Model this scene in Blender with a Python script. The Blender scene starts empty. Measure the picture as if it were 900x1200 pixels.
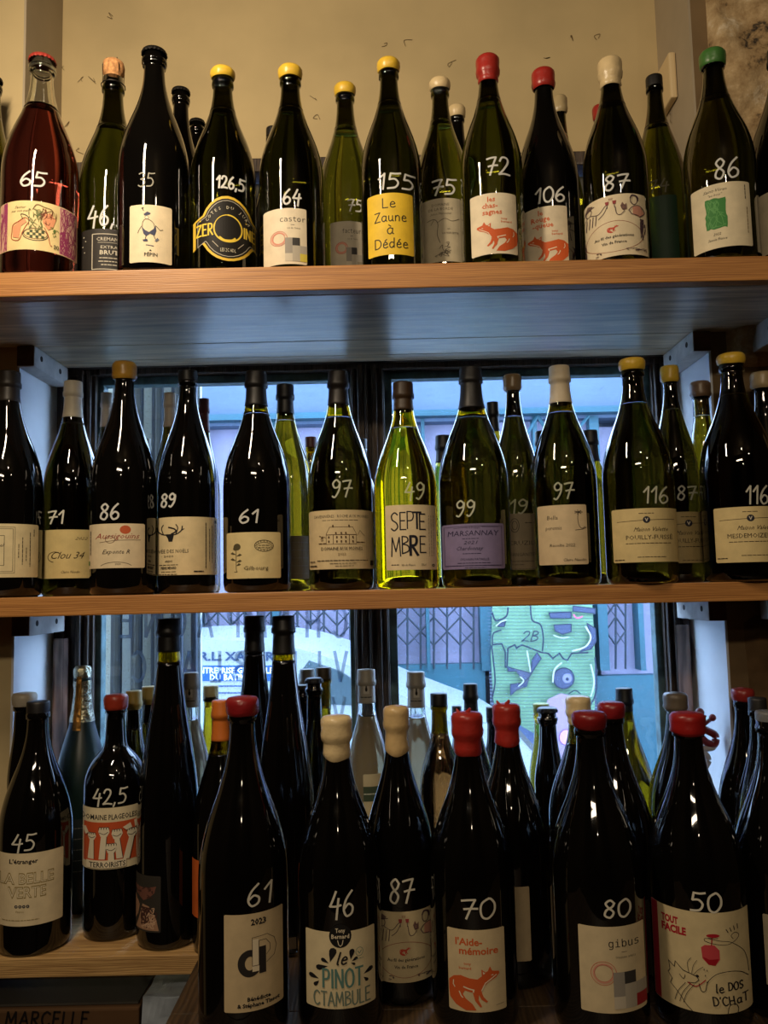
import bpy, bmesh, math, random
from mathutils import Vector, Matrix, noise
from mathutils.geometry import tessellate_polygon
random.seed(7)
C = bpy.context.scene.collection
SC = bpy.context.scene

# ---------------------------------------------------------------- camera
F = 950.0; PITCH = math.radians(5.2); ROLL = 0.022; ZC = 1.45; S = 0.92
_f = Vector((0, math.cos(PITCH), math.sin(PITCH)))
_u0 = Vector((0, -math.sin(PITCH), math.cos(PITCH))); _r0 = Vector((1, 0, 0))
_r = _r0*math.cos(ROLL) - _u0*math.sin(ROLL)
_u = _u0*math.cos(ROLL) + _r0*math.sin(ROLL)
O = Vector((0, 0, ZC))
cam = bpy.data.objects.new('camera', bpy.data.cameras.new('camera')); C.objects.link(cam)
cam.data.sensor_fit = 'HORIZONTAL'; cam.data.sensor_width = 36.0; cam.data.lens = 36.0*F/900.0
cam.data.clip_start = 0.05
M3 = Matrix((_r, _u, -_f)).transposed()
cam.matrix_world = Matrix.Translation(O) @ M3.to_4x4()
SC.camera = cam
def at(px, py, Y):
    d = _f + _r*((px-450)/F) + _u*((600-py)/F)
    return O + d*(Y/d.y)
def proj(p):
    d = Vector(p)-O; w = d.dot(_f)
    return 450+F*d.dot(_r)/w, 600-F*d.dot(_u)/w, w

# ---------------------------------------------------------------- colour management, world, lights
SC.view_settings.view_transform = 'Standard'; SC.view_settings.look = 'None'
SC.view_settings.exposure = 0.0; SC.view_settings.gamma = 1.0; SC.view_settings.use_curve_mapping = False
SC.render.engine = 'CYCLES'
cy = SC.cycles
cy.use_denoising = True; cy.caustics_refractive = False; cy.caustics_reflective = False
cy.max_bounces = 14; cy.transmission_bounces = 12; cy.transparent_max_bounces = 12; cy.diffuse_bounces = 4; cy.glossy_bounces = 5
cy.sample_clamp_indirect = 6.0; cy.blur_glossy = 0.3
w = bpy.data.worlds.new('sky'); SC.world = w; w.use_nodes = True
bg = w.node_tree.nodes['Background']
bg.inputs['Color'].default_value = (0.42, 0.62, 0.93, 1); bg.inputs['Strength'].default_value = 12.0

def area(name, loc, target, sx, sy, power, col):
    l = bpy.data.lights.new(name, 'AREA'); l.shape = 'RECTANGLE'; l.size = sx; l.size_y = sy; l.energy = power; l.color = col
    o = bpy.data.objects.new(name, l); C.objects.link(o); o.location = loc
    d = Vector(target)-Vector(loc); o.rotation_euler = d.to_track_quat('-Z', 'Y').to_euler(); return o
def bulb(name, loc, power, col, r=0.03):
    l = bpy.data.lights.new(name, 'POINT'); l.energy = power; l.color = col; l.shadow_soft_size = r
    o = bpy.data.objects.new(name, l); C.objects.link(o); o.location = loc; return o
WARM = (1.0, 0.81, 0.58)
area('shelf_lamp', (-0.48, 0.60, 2.36), (-0.15, 1.35, 1.7), 0.05, 0.34, 8.2, WARM)
area('tube_lamp', (-0.3, -1.6, 2.7), (0.0, 1.3, 1.2), 0.9, 0.10, 14, WARM)
bulb('ceiling_bulb', (0.35, -0.5, 2.75), 5, WARM, 0.03)
bulb('ceiling_bulb', (1.1, -0.9, 2.7), 4, WARM, 0.03)
bulb('ceiling_bulb', (0.1, -2.4, 2.6), 6, WARM, 0.04)

# ---------------------------------------------------------------- materials
def lin(c):
    return tuple(((v/255)/12.92 if v/255 <= 0.04045 else ((v/255+0.055)/1.055)**2.4) for v in c) + (1,)
MATS = {}
def newmat(name):
    m = bpy.data.materials.new(name); m.use_nodes = True
    return m, m.node_tree.nodes, m.node_tree.links, m.node_tree.nodes['Principled BSDF']
def plain(name, col, rough=0.5, spec=0.5, metal=0.0, coat=0.0, var=0.0, scale=20, bump=0.0):
    if name in MATS: return MATS[name]
    m, N, L, P = newmat(name)
    P.inputs['Base Color'].default_value = lin(col); P.inputs['Roughness'].default_value = rough
    P.inputs['Specular IOR Level'].default_value = spec; P.inputs['Metallic'].default_value = metal
    P.inputs['Coat Weight'].default_value = coat
    if var or bump:
        t = N.new('ShaderNodeTexCoord'); n = N.new('ShaderNodeTexNoise'); n.inputs['Scale'].default_value = scale; n.inputs['Detail'].default_value = 5
        L.new(t.outputs['Object'], n.inputs['Vector'])
        if var:
            r = N.new('ShaderNodeValToRGB'); r.color_ramp.elements[0].position = 0.3; r.color_ramp.elements[1].position = 0.7
            a = lin(tuple(max(0, v*(1-var)) for v in col)); b = lin(tuple(min(255, v*(1+var*0.5)) for v in col))
            r.color_ramp.elements[0].color = a; r.color_ramp.elements[1].color = b
            L.new(n.outputs['Fac'], r.inputs['Fac']); L.new(r.outputs['Color'], P.inputs['Base Color'])
        if bump:
            b = N.new('ShaderNodeBump'); b.inputs['Strength'].default_value = bump; b.inputs['Distance'].default_value = 0.01
            L.new(n.outputs['Fac'], b.inputs['Height']); L.new(b.outputs['Normal'], P.inputs['Normal'])
    MATS[name] = m; return m
def ink(col):
    k = 'ink_%02x%02x%02x' % tuple(int(v) for v in col)
    return plain(k, col, 0.6, 0.25)
def paper(col):
    k = 'paper_%02x%02x%02x' % tuple(int(v) for v in col)
    return plain(k, col, 0.6, 0.3, var=0.05, scale=60)
def glass(name, col, ior=1.40, rough=0.0):
    if name in MATS: return MATS[name]
    m, N, L, P = newmat(name)
    P.inputs['Base Color'].default_value = (*col, 1); P.inputs['Roughness'].default_value = rough
    P.inputs['Transmission Weight'].default_value = 1.0; P.inputs['IOR'].default_value = ior
    P.inputs['Coat Weight'].default_value = 0.6; P.inputs['Coat Roughness'].default_value = 0.02
    MATS[name] = m; return m
def wood(name, c1, c2, scale=6, axis='X', rough=0.5, stretch=14, bump=0.15, dark=None):
    if name in MATS: return MATS[name]
    m, N, L, P = newmat(name)
    t = N.new('ShaderNodeTexCoord'); mp = N.new('ShaderNodeMapping')
    s = {'X': (1, stretch, stretch), 'Z': (stretch, stretch, 1), 'Y': (stretch, 1, stretch)}[axis]
    mp.inputs['Scale'].default_value = s
    L.new(t.outputs['Object'], mp.inputs['Vector'])
    n = N.new('ShaderNodeTexNoise'); n.inputs['Scale'].default_value = scale; n.inputs['Detail'].default_value = 8; n.inputs['Distortion'].default_value = 0.8
    L.new(mp.outputs['Vector'], n.inputs['Vector'])
    wv = N.new('ShaderNodeTexWave'); wv.inputs['Scale'].default_value = scale*0.9; wv.inputs['Distortion'].default_value = 12; wv.inputs['Detail'].default_value = 3
    wv.bands_direction = {'X': 'Z', 'Z': 'X', 'Y': 'X'}[axis]
    L.new(mp.outputs['Vector'], wv.inputs['Vector'])
    mx = N.new('ShaderNodeMix'); mx.data_type = 'FLOAT'; mx.inputs['Factor'].default_value = 0.22
    L.new(n.outputs['Fac'], mx.inputs[2]); L.new(wv.outputs['Fac'], mx.inputs[3])
    r = N.new('ShaderNodeValToRGB'); r.color_ramp.elements[0].position = 0.25; r.color_ramp.elements[1].position = 0.75
    r.color_ramp.elements[0].color = lin(c2); r.color_ramp.elements[1].color = lin(c1)
    L.new(mx.outputs[0], r.inputs['Fac']); L.new(r.outputs['Color'], P.inputs['Base Color'])
    b = N.new('ShaderNodeBump'); b.inputs['Strength'].default_value = bump; b.inputs['Distance'].default_value = 0.004
    L.new(mx.outputs[0], b.inputs['Height']); L.new(b.outputs['Normal'], P.inputs['Normal'])
    P.inputs['Roughness'].default_value = rough
    MATS[name] = m; return m

# ---------------------------------------------------------------- mesh helpers
def obj(name, bm, mat, parent=None, smooth=False):
    me = bpy.data.meshes.new(name); bm.to_mesh(me); bm.free()
    for m in (mat if isinstance(mat, list) else [mat]): me.materials.append(m)
    if smooth:
        for p in me.polygons: p.use_smooth = True
    o = bpy.data.objects.new(name, me); C.objects.link(o)
    if parent: o.parent = parent
    return o
def thing(name, label, cat, loc=(0, 0, 0), group=None):
    o = bpy.data.objects.new(name, None); C.objects.link(o); o.location = loc; o.empty_display_size = 0.05
    o['label'] = label; o['category'] = cat
    if group: o['group'] = group
    return o
def tag(o, label, cat, group=None):
    o['label'] = label; o['category'] = cat
    if group: o['group'] = group
    return o
def struct(name, bm, mat, parent=None):
    o = obj(name, bm, mat, parent)
    if not parent: o['kind'] = 'structure'
    return o
def box(bm, x0, y0, z0, x1, y1, z1, bev=0.0, origin=(0, 0, 0)):
    v = [bm.verts.new((x-origin[0], y-origin[1], z-origin[2])) for x in (x0, x1) for y in (y0, y1) for z in (z0, z1)]
    fs = [bm.faces.new([v[i] for i in q]) for q in ((0, 1, 3, 2), (4, 6, 7, 5), (0, 4, 5, 1), (2, 3, 7, 6), (0, 2, 6, 4), (1, 5, 7, 3))]
    if bev:
        es = list({e for f in fs for e in f.edges})
        bmesh.ops.bevel(bm, geom=es, offset=bev, segments=2, affect='EDGES', profile=0.6)
def bx(*a, **k):
    bm = bmesh.new(); box(bm, *a, **k); return bm
def pbox(x0, y0, x1, y1, Y, depth, bev=0.0):
    """box whose front face at world distance Y spans the given picture extent"""
    xm, ym = (x0+x1)/2, (y0+y1)/2
    return bx(at(x0, ym, Y).x, Y, at(xm, y1, Y).z, at(x1, ym, Y).x, Y+depth, at(xm, y0, Y).z, bev=bev)
def tube(bm, pts, r, n=8, caps=True):
    rings = []
    for i, p in enumerate(pts):
        a = Vector(pts[max(i-1, 0)]); b = Vector(pts[min(i+1, len(pts)-1)]); d = (b-a).normalized()
        s = d.cross(Vector((0, 0, 1)));  s = s if s.length > 1e-3 else d.cross(Vector((1, 0, 0)))
        s.normalize(); t = d.cross(s)
        rr = r[i] if isinstance(r, (list, tuple)) else r
        rings.append([bm.verts.new(Vector(p)+(s*math.cos(2*math.pi*k/n)+t*math.sin(2*math.pi*k/n))*rr) for k in range(n)])
    for A, B in zip(rings, rings[1:]):
        for k in range(n): bm.faces.new((A[k], A[(k+1) % n], B[(k+1) % n], B[k]))
    if caps: bm.faces.new(rings[0]); bm.faces.new(rings[-1])
def lathe(bm, prof, n=40, wob=None, cap0=True, cap1=True):
    """prof: (r, z) from bottom to top; r==0 gives a pole"""
    rings = []
    for j, (r, z) in enumerate(prof):
        if r <= 1e-6: rings.append(bm.verts.new((0, 0, z))); continue
        ring = []
        for k in range(n):
            a = 2*math.pi*k/n; rr, zz = (r, z) if wob is None else wob(j, a, r, z)
            ring.append(bm.verts.new((rr*math.cos(a), rr*math.sin(a), zz)))
        rings.append(ring)
    for A, B in zip(rings, rings[1:]):
        if isinstance(A, list) and isinstance(B, list):
            for k in range(n): bm.faces.new((A[k], A[(k+1) % n], B[(k+1) % n], B[k]))
        elif isinstance(A, list):
            for k in range(n): bm.faces.new((A[k], A[(k+1) % n], B))
        elif isinstance(B, list):
            for k in range(n): bm.faces.new((A, B[(k+1) % n], B[k]))
    return rings

# ---------------------------------------------------------------- flat print engine (picture-sized artwork, y down)
FONTS = {}
def font(key):
    if key in FONTS: return FONTS[key]
    f = None
    if key == 'm':
        try:
            import os
            f = bpy.data.fonts.load(os.path.join(bpy.utils.resource_path('LOCAL'), 'datafiles', 'fonts', 'DejaVuSansMono.woff2'))
        except Exception: f = None
    FONTS[key] = f; return f
G = {
 '0': (.6, [[(.3, 1), (.08, .8), (.03, .45), (.12, .08), (.33, 0), (.52, .3), (.52, .7), (.36, .98), (.22, .95)]]),
 '1': (.38, [[(.02, .68), (.15, .85)], [(.15, .85), (.28, 1)], [(.28, 1), (.25, 0)]]),
 '2': (.62, [[(.03, .75), (.15, .97), (.4, .93), (.45, .68), (.25, .3), (.02, .03)], [(.02, .03), (.3, .06), (.58, .02)]]),
 '3': (.55, [[(.05, .92), (.25, 1), (.43, .85), (.35, .62), (.18, .54)], [(.18, .54), (.42, .45), (.46, .2), (.25, 0), (.03, .1)]]),
 '4': (.6, [[(.28, 1), (.14, .65), (.02, .4)], [(.02, .4), (.3, .4), (.54, .45)], [(.42, .72), (.38, .3), (.35, -.12)]]),
 '5': (.6, [[(.12, .98), (.08, .6)], [(.08, .6), (.32, .62), (.48, .38), (.36, .08), (.02, .03)], [(.12, .98), (.35, .96), (.56, 1)]]),
 '6': (.58, [[(.4, 1), (.14, .68), (.03, .28), (.18, 0), (.42, .1), (.45, .35), (.25, .48), (.06, .3)]]),
 '7': (.62, [[(.02, .9), (.25, .95), (.5, .97)], [(.5, .97), (.35, .5), (.22, 0)], [(.12, .48), (.35, .52), (.6, .52)]]),
 '8': (.55, [[(.44, .82), (.27, 1), (.08, .82), (.2, .58), (.43, .3), (.3, 0), (.07, .12), (.12, .42), (.36, .62), (.44, .82)]]),
 '9': (.55, [[(.45, .8), (.25, 1), (.05, .8), (.15, .55), (.38, .6), (.46, .85), (.42, .4), (.2, 0), (.04, .05)]]),
 ',': (.25, [[(.1, .1), (.02, -.15)]]), '.': (.22, [[(.08, .0), (.1, .06)]]), "'": (.2, [[(.1, 1), (.06, .8)]]), '-': (.45, [[(.05, .45), (.38, .45)]]),
 ' ': (.4, []),
 'A': (.62, [[(0, 0), (.28, 1)], [(.28, 1), (.56, 0)], [(.1, .35), (.46, .35)]]),
 'B': (.55, [[(.03, 0), (.03, 1)], [(.03, 1), (.35, .95), (.4, .72), (.03, .55)], [(.03, .55), (.42, .45), (.46, .15), (.03, 0)]]),
 'C': (.6, [[(.52, .85), (.3, 1), (.08, .8), (.02, .45), (.12, .1), (.33, 0), (.54, .15)]]),
 'D': (.6, [[(.03, 0), (.03, 1)], [(.03, 1), (.35, .92), (.52, .6), (.48, .25), (.3, .04), (.03, 0)]]),
 'E': (.5, [[(.04, 0), (.04, 1)], [(.04, 1), (.42, 1)], [(.04, .52), (.36, .52)], [(.04, 0), (.44, 0)]]),
 'F': (.5, [[(.04, 0), (.04, 1)], [(.04, 1), (.46, 1)], [(.04, .52), (.36, .52)]]),
 'G': (.62, [[(.52, .85), (.3, 1), (.08, .8), (.02, .45), (.12, .1), (.33, 0), (.54, .15), (.54, .45)], [(.54, .45), (.34, .45)]]),
 'H': (.62, [[(.04, 0), (.04, 1)], [(.52, 0), (.52, 1)], [(.04, .5), (.52, .5)]]),
 'I': (.2, [[(.08, 0), (.08, 1)]]),
 'J': (.42, [[(.3, 1), (.3, .25), (.2, .02), (.02, .1)]]),
 'L': (.48, [[(.04, 1), (.04, 0)], [(.04, 0), (.42, 0)]]),
 'M': (.78, [[(.02, 0), (.08, 1)], [(.08, 1), (.34, .25)], [(.34, .25), (.6, 1)], [(.6, 1), (.68, 0)]]),
 'N': (.64, [[(.04, 0), (.04, 1)], [(.04, 1), (.52, 0)], [(.52, 0), (.52, 1)]]),
 'O': (.66, [[(.3, 1), (.08, .82), (.02, .45), (.12, .1), (.32, 0), (.52, .15), (.58, .5), (.5, .85), (.3, 1)]]),
 'P': (.52, [[(.04, 0), (.04, 1)], [(.04, 1), (.35, .97), (.44, .75), (.34, .5), (.04, .46)]]),
 'R': (.55, [[(.04, 0), (.04, 1)], [(.04, 1), (.35, .97), (.42, .75), (.32, .54), (.04, .5)], [(.14, .5), (.48, 0)]]),
 'S': (.5, [[(.42, .88), (.25, 1), (.06, .85), (.1, .6), (.35, .42), (.42, .18), (.22, 0), (.03, .12)]]),
 'T': (.55, [[(.25, 0), (.25, 1)], [(0, 1), (.5, 1)]]),
 'U': (.6, [[(.04, 1), (.04, .3), (.16, .02), (.38, .02), (.52, .3), (.52, 1)]]),
 'V': (.58, [[(0, 1), (.26, 0)], [(.26, 0), (.52, 1)]]),
 'X': (.56, [[(0, 1), (.5, 0)], [(.5, 1), (0, 0)]]),
 'Y': (.56, [[(0, 1), (.25, .5)], [(.5, 1), (.25, .5)], [(.25, .5), (.25, 0)]]),
 'Z': (.55, [[(.03, .95), (.48, 1)], [(.48, 1), (.03, 0)], [(.03, 0), (.5, .03)]]),
 'a': (.5, [[(.38, .5), (.2, .58), (.04, .4), (.06, .1), (.22, 0), (.38, .2)], [(.4, .55), (.38, .1), (.46, 0)]]),
 'd': (.52, [[(.38, .5), (.2, .58), (.04, .4), (.06, .1), (.22, 0), (.38, .2)], [(.42, 1), (.4, 0)]]),
 'e': (.48, [[(.05, .32), (.36, .36), (.34, .52), (.2, .6), (.06, .4), (.08, .1), (.24, 0), (.42, .1)]]),
 'h': (.5, [[(.05, 1), (.05, 0)], [(.05, .35), (.22, .58), (.38, .45), (.38, 0)]]),
 'i': (.2, [[(.08, 0), (.08, .56)], [(.08, .72), (.09, .8)]]),
 'l': (.22, [[(.08, 1), (.06, .1), (.16, 0)]]),
 'n': (.5, [[(.05, .56), (.05, 0)], [(.05, .35), (.22, .58), (.38, .45), (.38, 0)]]),
 'o': (.5, [[(.22, .58), (.05, .42), (.05, .14), (.22, 0), (.4, .15), (.4, .42), (.22, .58)]]),
 'r': (.36, [[(.05, .56), (.05, 0)], [(.05, .35), (.18, .55), (.32, .52)]]),
 's': (.38, [[(.3, .5), (.15, .58), (.04, .44), (.16, .3), (.3, .16), (.16, 0), (.02, .07)]]),
 't': (.36, [[(.14, .85), (.13, .1), (.26, 0)], [(0, .56), (.3, .56)]]),
 'u': (.5, [[(.05, .56), (.06, .12), (.2, 0), (.36, .16)], [(.38, .56), (.38, .06), (.46, 0)]]),
 'x': (.44, [[(.02, .56), (.36, 0)], [(.36, .56), (.02, 0)]]),
}
ACC = {'é': ('e', [[(.18, .72), (.34, .88)]]), 'à': ('a', [[(.12, .88), (.28, .72)]]), 'è': ('e', [[(.12, .88), (.28, .72)]])}
for k, (b, e) in ACC.items(): G[k] = (G[b][0], G[b][1]+e)
def smooth(pts, n=5):
    if len(pts) < 3: return list(pts)
    out = []
    for i in range(len(pts)-1):
        p0 = pts[max(i-1, 0)]; p1 = pts[i]; p2 = pts[i+1]; p3 = pts[min(i+2, len(pts)-1)]
        for k in range(n):
            t = k/n
            out.append(tuple(0.5*((2*p1[j])+(-p0[j]+p2[j])*t+(2*p0[j]-5*p1[j]+4*p2[j]-p3[j])*t*t+(-p0[j]+3*p1[j]-3*p2[j]+p3[j])*t**3) for j in (0, 1)))
    out.append(tuple(pts[-1])); return out
def glyph_text(text, x, y, h, wid=None, slant=0.0, sp=0.08):
    """strokes, baseline (x, y), y down; wid fits the width"""
    adv = sum(G[c][0]+sp for c in text)
    sx = h if wid is None else wid/(adv-sp-.06)
    out = []; cx = 0
    for c in text:
        for s in G[c][1]:
            out.append([(x+(cx+p[0]+slant*p[1])*sx, y-p[1]*h) for p in smooth(s)])
        cx += G[c][0]+sp
    return out
class Art:
    def __init__(s): s.bm = bmesh.new(); s.mats = []; s.layer = 0; s.LZ = 0.00006
    def mi(s, col, mat=None):
        m = mat or ink(col)
        if m not in s.mats: s.mats.append(m)
        return s.mats.index(m)
    def poly(s, pts, col, mat=None):
        s.layer += 1; z = s.layer; i = s.mi(col, mat)
        vs = [s.bm.verts.new((p[0], p[1], z)) for p in pts]
        for t in tessellate_polygon([[Vector((p[0], p[1], 0)) for p in pts]]):
            try: f = s.bm.faces.new([vs[q] for q in t]); f.material_index = i
            except ValueError: pass
        return s
    def rect(s, x0, y0, x1, y1, col, mat=None): return s.poly([(x0, y0), (x1, y0), (x1, y1), (x0, y1)], col, mat)
    def disc(s, cx, cy, rx, ry, col, n=24): return s.poly([(cx+rx*math.cos(2*math.pi*k/n), cy+ry*math.sin(2*math.pi*k/n)) for k in range(n)], col)
    def line(s, pts, wd, col, closed=False, sm=False, mat=None, newlayer=True):
        if sm: pts = smooth(pts)
        if closed: pts = list(pts)+[pts[0]]
        if newlayer: s.layer += 1
        z = s.layer; i = s.mi(col, mat); h = wd/2; P = [Vector(p[:2]) for p in pts]
        P = [p for k, p in enumerate(P) if k == 0 or (p-P[k-1]).length > 1e-5]
        if len(P) < 2: return s
        L_, R_ = [], []
        for k, p in enumerate(P):
            a = P[k]-P[k-1] if k else P[1]-P[0]; b = P[k+1]-P[k] if k < len(P)-1 else a
            a = a.normalized(); b = b.normalized(); t = (a+b); t = t.normalized() if t.length > 1e-3 else a
            n = Vector((-t.y, t.x)); c = max(0.6, n.dot(Vector((-a.y, a.x)))); e = n*(h/c)
            if k == 0 and not closed: p = p-t*h*0.6
            if k == len(P)-1 and not closed: p = p+t*h*0.6
            L_.append(s.bm.verts.new((*(p+e), z))); R_.append(s.bm.verts.new((*(p-e), z)))
        for k in range(len(P)-1):
            f = s.bm.faces.new((L_[k], L_[k+1], R_[k+1], R_[k])); f.material_index = i
        return s
    def ring(s, cx, cy, rx, ry, wd, col, a0=0, a1=360, n=36, mat=None):
        return s.line([(cx+rx*math.cos(math.radians(a0+(a1-a0)*k/n)), cy+ry*math.sin(math.radians(a0+(a1-a0)*k/n))) for k in range(n+1)], wd, col, mat=mat)
    def hand(s, text, x, y, h, wd, col, wid=None, slant=0, sp=0.08, mat=None):
        s.layer += 1
        for st in glyph_text(text, x, y, h, wid, slant, sp): s.line(st, wd, col, mat=mat, newlayer=False)
        return s
    def text(s, t, x, y, h, col, f='', al='c', wid=None, sh=0, bold=0, rot=0, mat=None):
        """cap height h, baseline y, anchored at x"""
        cu = bpy.data.curves.new('print', 'FONT'); cu.body = t; cu.resolution_u = 1 if h < 8 else 3; cu.shear = sh; cu.offset = bold
        fo = font(f) if f else None
        if fo: cu.font = fo
        ob = bpy.data.objects.new('print', cu); C.objects.link(ob)
        me = bpy.data.meshes.new_from_object(ob)
        bpy.data.objects.remove(ob); bpy.data.curves.remove(cu)
        if not me.vertices: bpy.data.meshes.remove(me); return s
        xs = [v.co.x for v in me.vertices]; x0, x1 = min(xs), max(xs)
        k = h/0.7; kx = k if wid is None else wid/(x1-x0)
        ox = {'c': (x0+x1)/2, 'l': x0, 'r': x1}[al]; ca, sa = math.cos(math.radians(rot)), math.sin(math.radians(rot))
        s.layer += 1; i = s.mi(col, mat); vs = []
        for v in me.vertices:
            a = (v.co.x-ox)*kx; b = -v.co.y*k
            vs.append(s.bm.verts.new((x+a*ca-b*sa, y+a*sa+b*ca, s.layer)))
        for p in me.polygons:
            try: fc = s.bm.faces.new([vs[q] for q in p.vertices]); fc.material_index = i
            except ValueError: pass
        bpy.data.meshes.remove(me); return s
    def scrib(s, x0, y0, x1, y1, n, wd, col, seed=1, amp=0.35):
        rr = random.Random(seed); s.layer += 1
        for _ in range(n):
            x = rr.uniform(x0, x1); y = rr.uniform(y0, y1); pts = [(x, y)]
            for _k in range(4):
                x = min(x1, max(x0, x+rr.uniform(-amp, amp)*(x1-x0)*.5)); y = min(y1, max(y0, y+rr.uniform(-amp, amp)*(y1-y0)*.5)); pts.append((x, y))
            s.line(pts, wd, col, sm=True, newlayer=False)
        return s
    def micro(s, x0, y, x1, col, h=1.3, seed=0):
        """a line of print too small to read: short word-like dashes"""
        rr = random.Random(seed+int(x0*7+y*13)); x = x0; s.layer += 1
        while x < x1:
            w_ = rr.uniform(1.5, 5); w_ = min(w_, x1-x)
            s.line([(x, y), (x+w_, y)], h*0.7, col, newlayer=False); x += w_+1.2
        return s
    def microv(s, x, y0, y1, col, h=1.2, seed=0):
        rr = random.Random(seed+int(x*7+y0)); y = y0; s.layer += 1
        while y < y1:
            w_ = min(rr.uniform(1.5, 5), y1-y); s.line([(x, y), (x, y+w_)], h*0.7, col, newlayer=False); y += w_+1.2
        return s
    def finish(s, fn, name, parent, step=None, xr=None, base=0.0, lz=None):
        """fn(x, y, w) -> local point; step: width of the strips it is cut into so that it can follow a curve"""
        bmesh.ops.triangulate(s.bm, faces=[f for f in s.bm.faces if len(f.verts) > 4])
        if step:
            k = xr[0]+step
            while k < xr[1]:
                bmesh.ops.bisect_plane(s.bm, geom=s.bm.verts[:]+s.bm.edges[:]+s.bm.faces[:], plane_co=(k, 0, 0), plane_no=(1, 0, 0)); k += step
        lz = lz or s.LZ
        for v in s.bm.verts: v.co = fn(v.co.x, v.co.y, base+lz*v.co.z)
        bmesh.ops.recalc_face_normals(s.bm, faces=s.bm.faces[:])
        return obj(name, s.bm, s.mats, parent)

# ---------------------------------------------------------------- levels and depths
Y_TOPF = 1.22*S; Y_MIDF = 1.31*S; Y_LOWF = 1.33*S; Y_WIN = 1.66*S; Y_FACE = 1.485*S
Z_TOP = ZC+.498*S; Z_TOPU = ZC+.459*S
Z_MID = ZC-.006*Y_MIDF/1.31*1.0; Z_MIDU = ZC-.037*S
Z_LOW = ZC-.57*S; Z_LOWU = ZC-.60*S
Z_CTR = ZC-.575*S
SHELF = {'top': Z_TOP, 'mid': Z_MID, 'low': Z_LOW, 'ctr': Z_CTR}
X_NL = at(62, 800, Y_WIN).x; X_NR = at(809, 760, Y_WIN).x       # niche reveals

# ---------------------------------------------------------------- setting: shop shell
plaster = plain('plaster', (205, 184, 138), 0.8, 0.2, var=0.05, scale=7, bump=0.12)
reveal_m = plain('reveal_paint', (230, 234, 239), 0.55, 0.3, var=0.04, scale=9, bump=0.08)
stone_m = None
def stone_material():
    m, N, L, P = newmat('rough_stone')
    t = N.new('ShaderNodeTexCoord'); n = N.new('ShaderNodeTexNoise'); n.inputs['Scale'].default_value = 17; n.inputs['Detail'].default_value = 12; n.inputs['Roughness'].default_value = 0.7
    L.new(t.outputs['Object'], n.inputs['Vector'])
    r = N.new('ShaderNodeValToRGB'); e = r.color_ramp.elements
    e[0].position = 0.34; e[0].color = lin((46, 38, 30)); e[1].position = 0.66; e[1].color = lin((232, 216, 186))
    q = e.new(0.41); q.color = lin((160, 132, 92)); q = e.new(0.55); q.color = lin((196, 170, 128))
    L.new(n.outputs['Fac'], r.inputs['Fac']); L.new(r.outputs['Color'], P.inputs['Base Color'])
    n2 = N.new('ShaderNodeTexNoise'); n2.inputs['Scale'].default_value = 60; n2.inputs['Detail'].default_value = 8; L.new(t.outputs['Object'], n2.inputs['Vector'])
    b = N.new('ShaderNodeBump'); b.inputs['Strength'].default_value = 0.6; b.inputs['Distance'].default_value = 0.006
    L.new(n2.outputs['Fac'], b.inputs['Height']); L.new(b.outputs['Normal'], P.inputs['Normal']); P.inputs['Roughness'].default_value = 0.9
    return m
stone_m = stone_material()
floor_m = plain('floor_stone', (58, 50, 42), 0.7, 0.3, var=0.2, scale=5)
RX0, RX1, RY0, RZ = -1.9, 1.9, -3.2, 3.0
WT = 0.24
struct('floor', bx(RX0-.2, RY0-.2, -0.1, RX1+.2, Y_FACE, 0.0), floor_m)
struct('ceiling', bx(RX0-.2, RY0-.2, RZ, RX1+.2, Y_FACE+WT, RZ+.1), plain('ceiling_paint', (84, 74, 58), 0.8, 0.2))
dkwall = plain('shop_wall', (66, 54, 40), 0.8, 0.2, var=0.1, scale=4)
struct('wall_left', bx(RX0-.1, RY0, 0, RX0, Y_FACE, RZ), dkwall)
struct('wall_right', bx(RX1, RY0, 0, RX1+.1, Y_FACE, RZ), dkwall)
struct('wall_back', bx(RX0-.1, RY0-.1, 0, RX1+.1, RY0, RZ), dkwall)
# front wall left of the niche, plaster
Y_BACK = Y_FACE+WT
struct('wall_front', bx(RX0-.1, Y_FACE, 0, X_NL-0.004, Y_BACK, RZ), plaster)
# stone wall to the right of the niche: plaster edge, then rough masonry
x_edge = at(832, 100, Y_FACE).x
struct('wall_front_right', bx(X_NR+0.004, Y_FACE, 0, RX1+.1, Y_BACK, RZ), plain('dull_plaster', (128, 106, 76), 0.85, 0.2, var=0.15, scale=8, bump=0.2))
def rough_slab(x0, z0, x1, z1, y, nx, nz, amp, seed, base=0.012):
    bm = bmesh.new(); g = []
    for i in range(nx+1):
        col = []
        for j in range(nz+1):
            x = x0+(x1-x0)*i/nx; z = z0+(z1-z0)*j/nz
            d = base+amp*(noise.fractal(Vector((x*7+seed, z*7, 0)), 0.8, 2.1, 6)+.4)
            if i in (0, nx) or j in (0, nz): d = -0.002
            col.append(bm.verts.new((x, y-d, z)))
        g.append(col)
    for i in range(nx):
        for j in range(nz): bm.faces.new((g[i][j], g[i+1][j], g[i+1][j+1], g[i][j+1]))
    return bm
wm = struct('wall_masonry', rough_slab(x_edge, ZC+.36, RX1, RZ, Y_FACE, 110, 110, 0.03, 3), stone_m)
for p in wm.data.polygons: p.use_smooth = True
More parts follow.
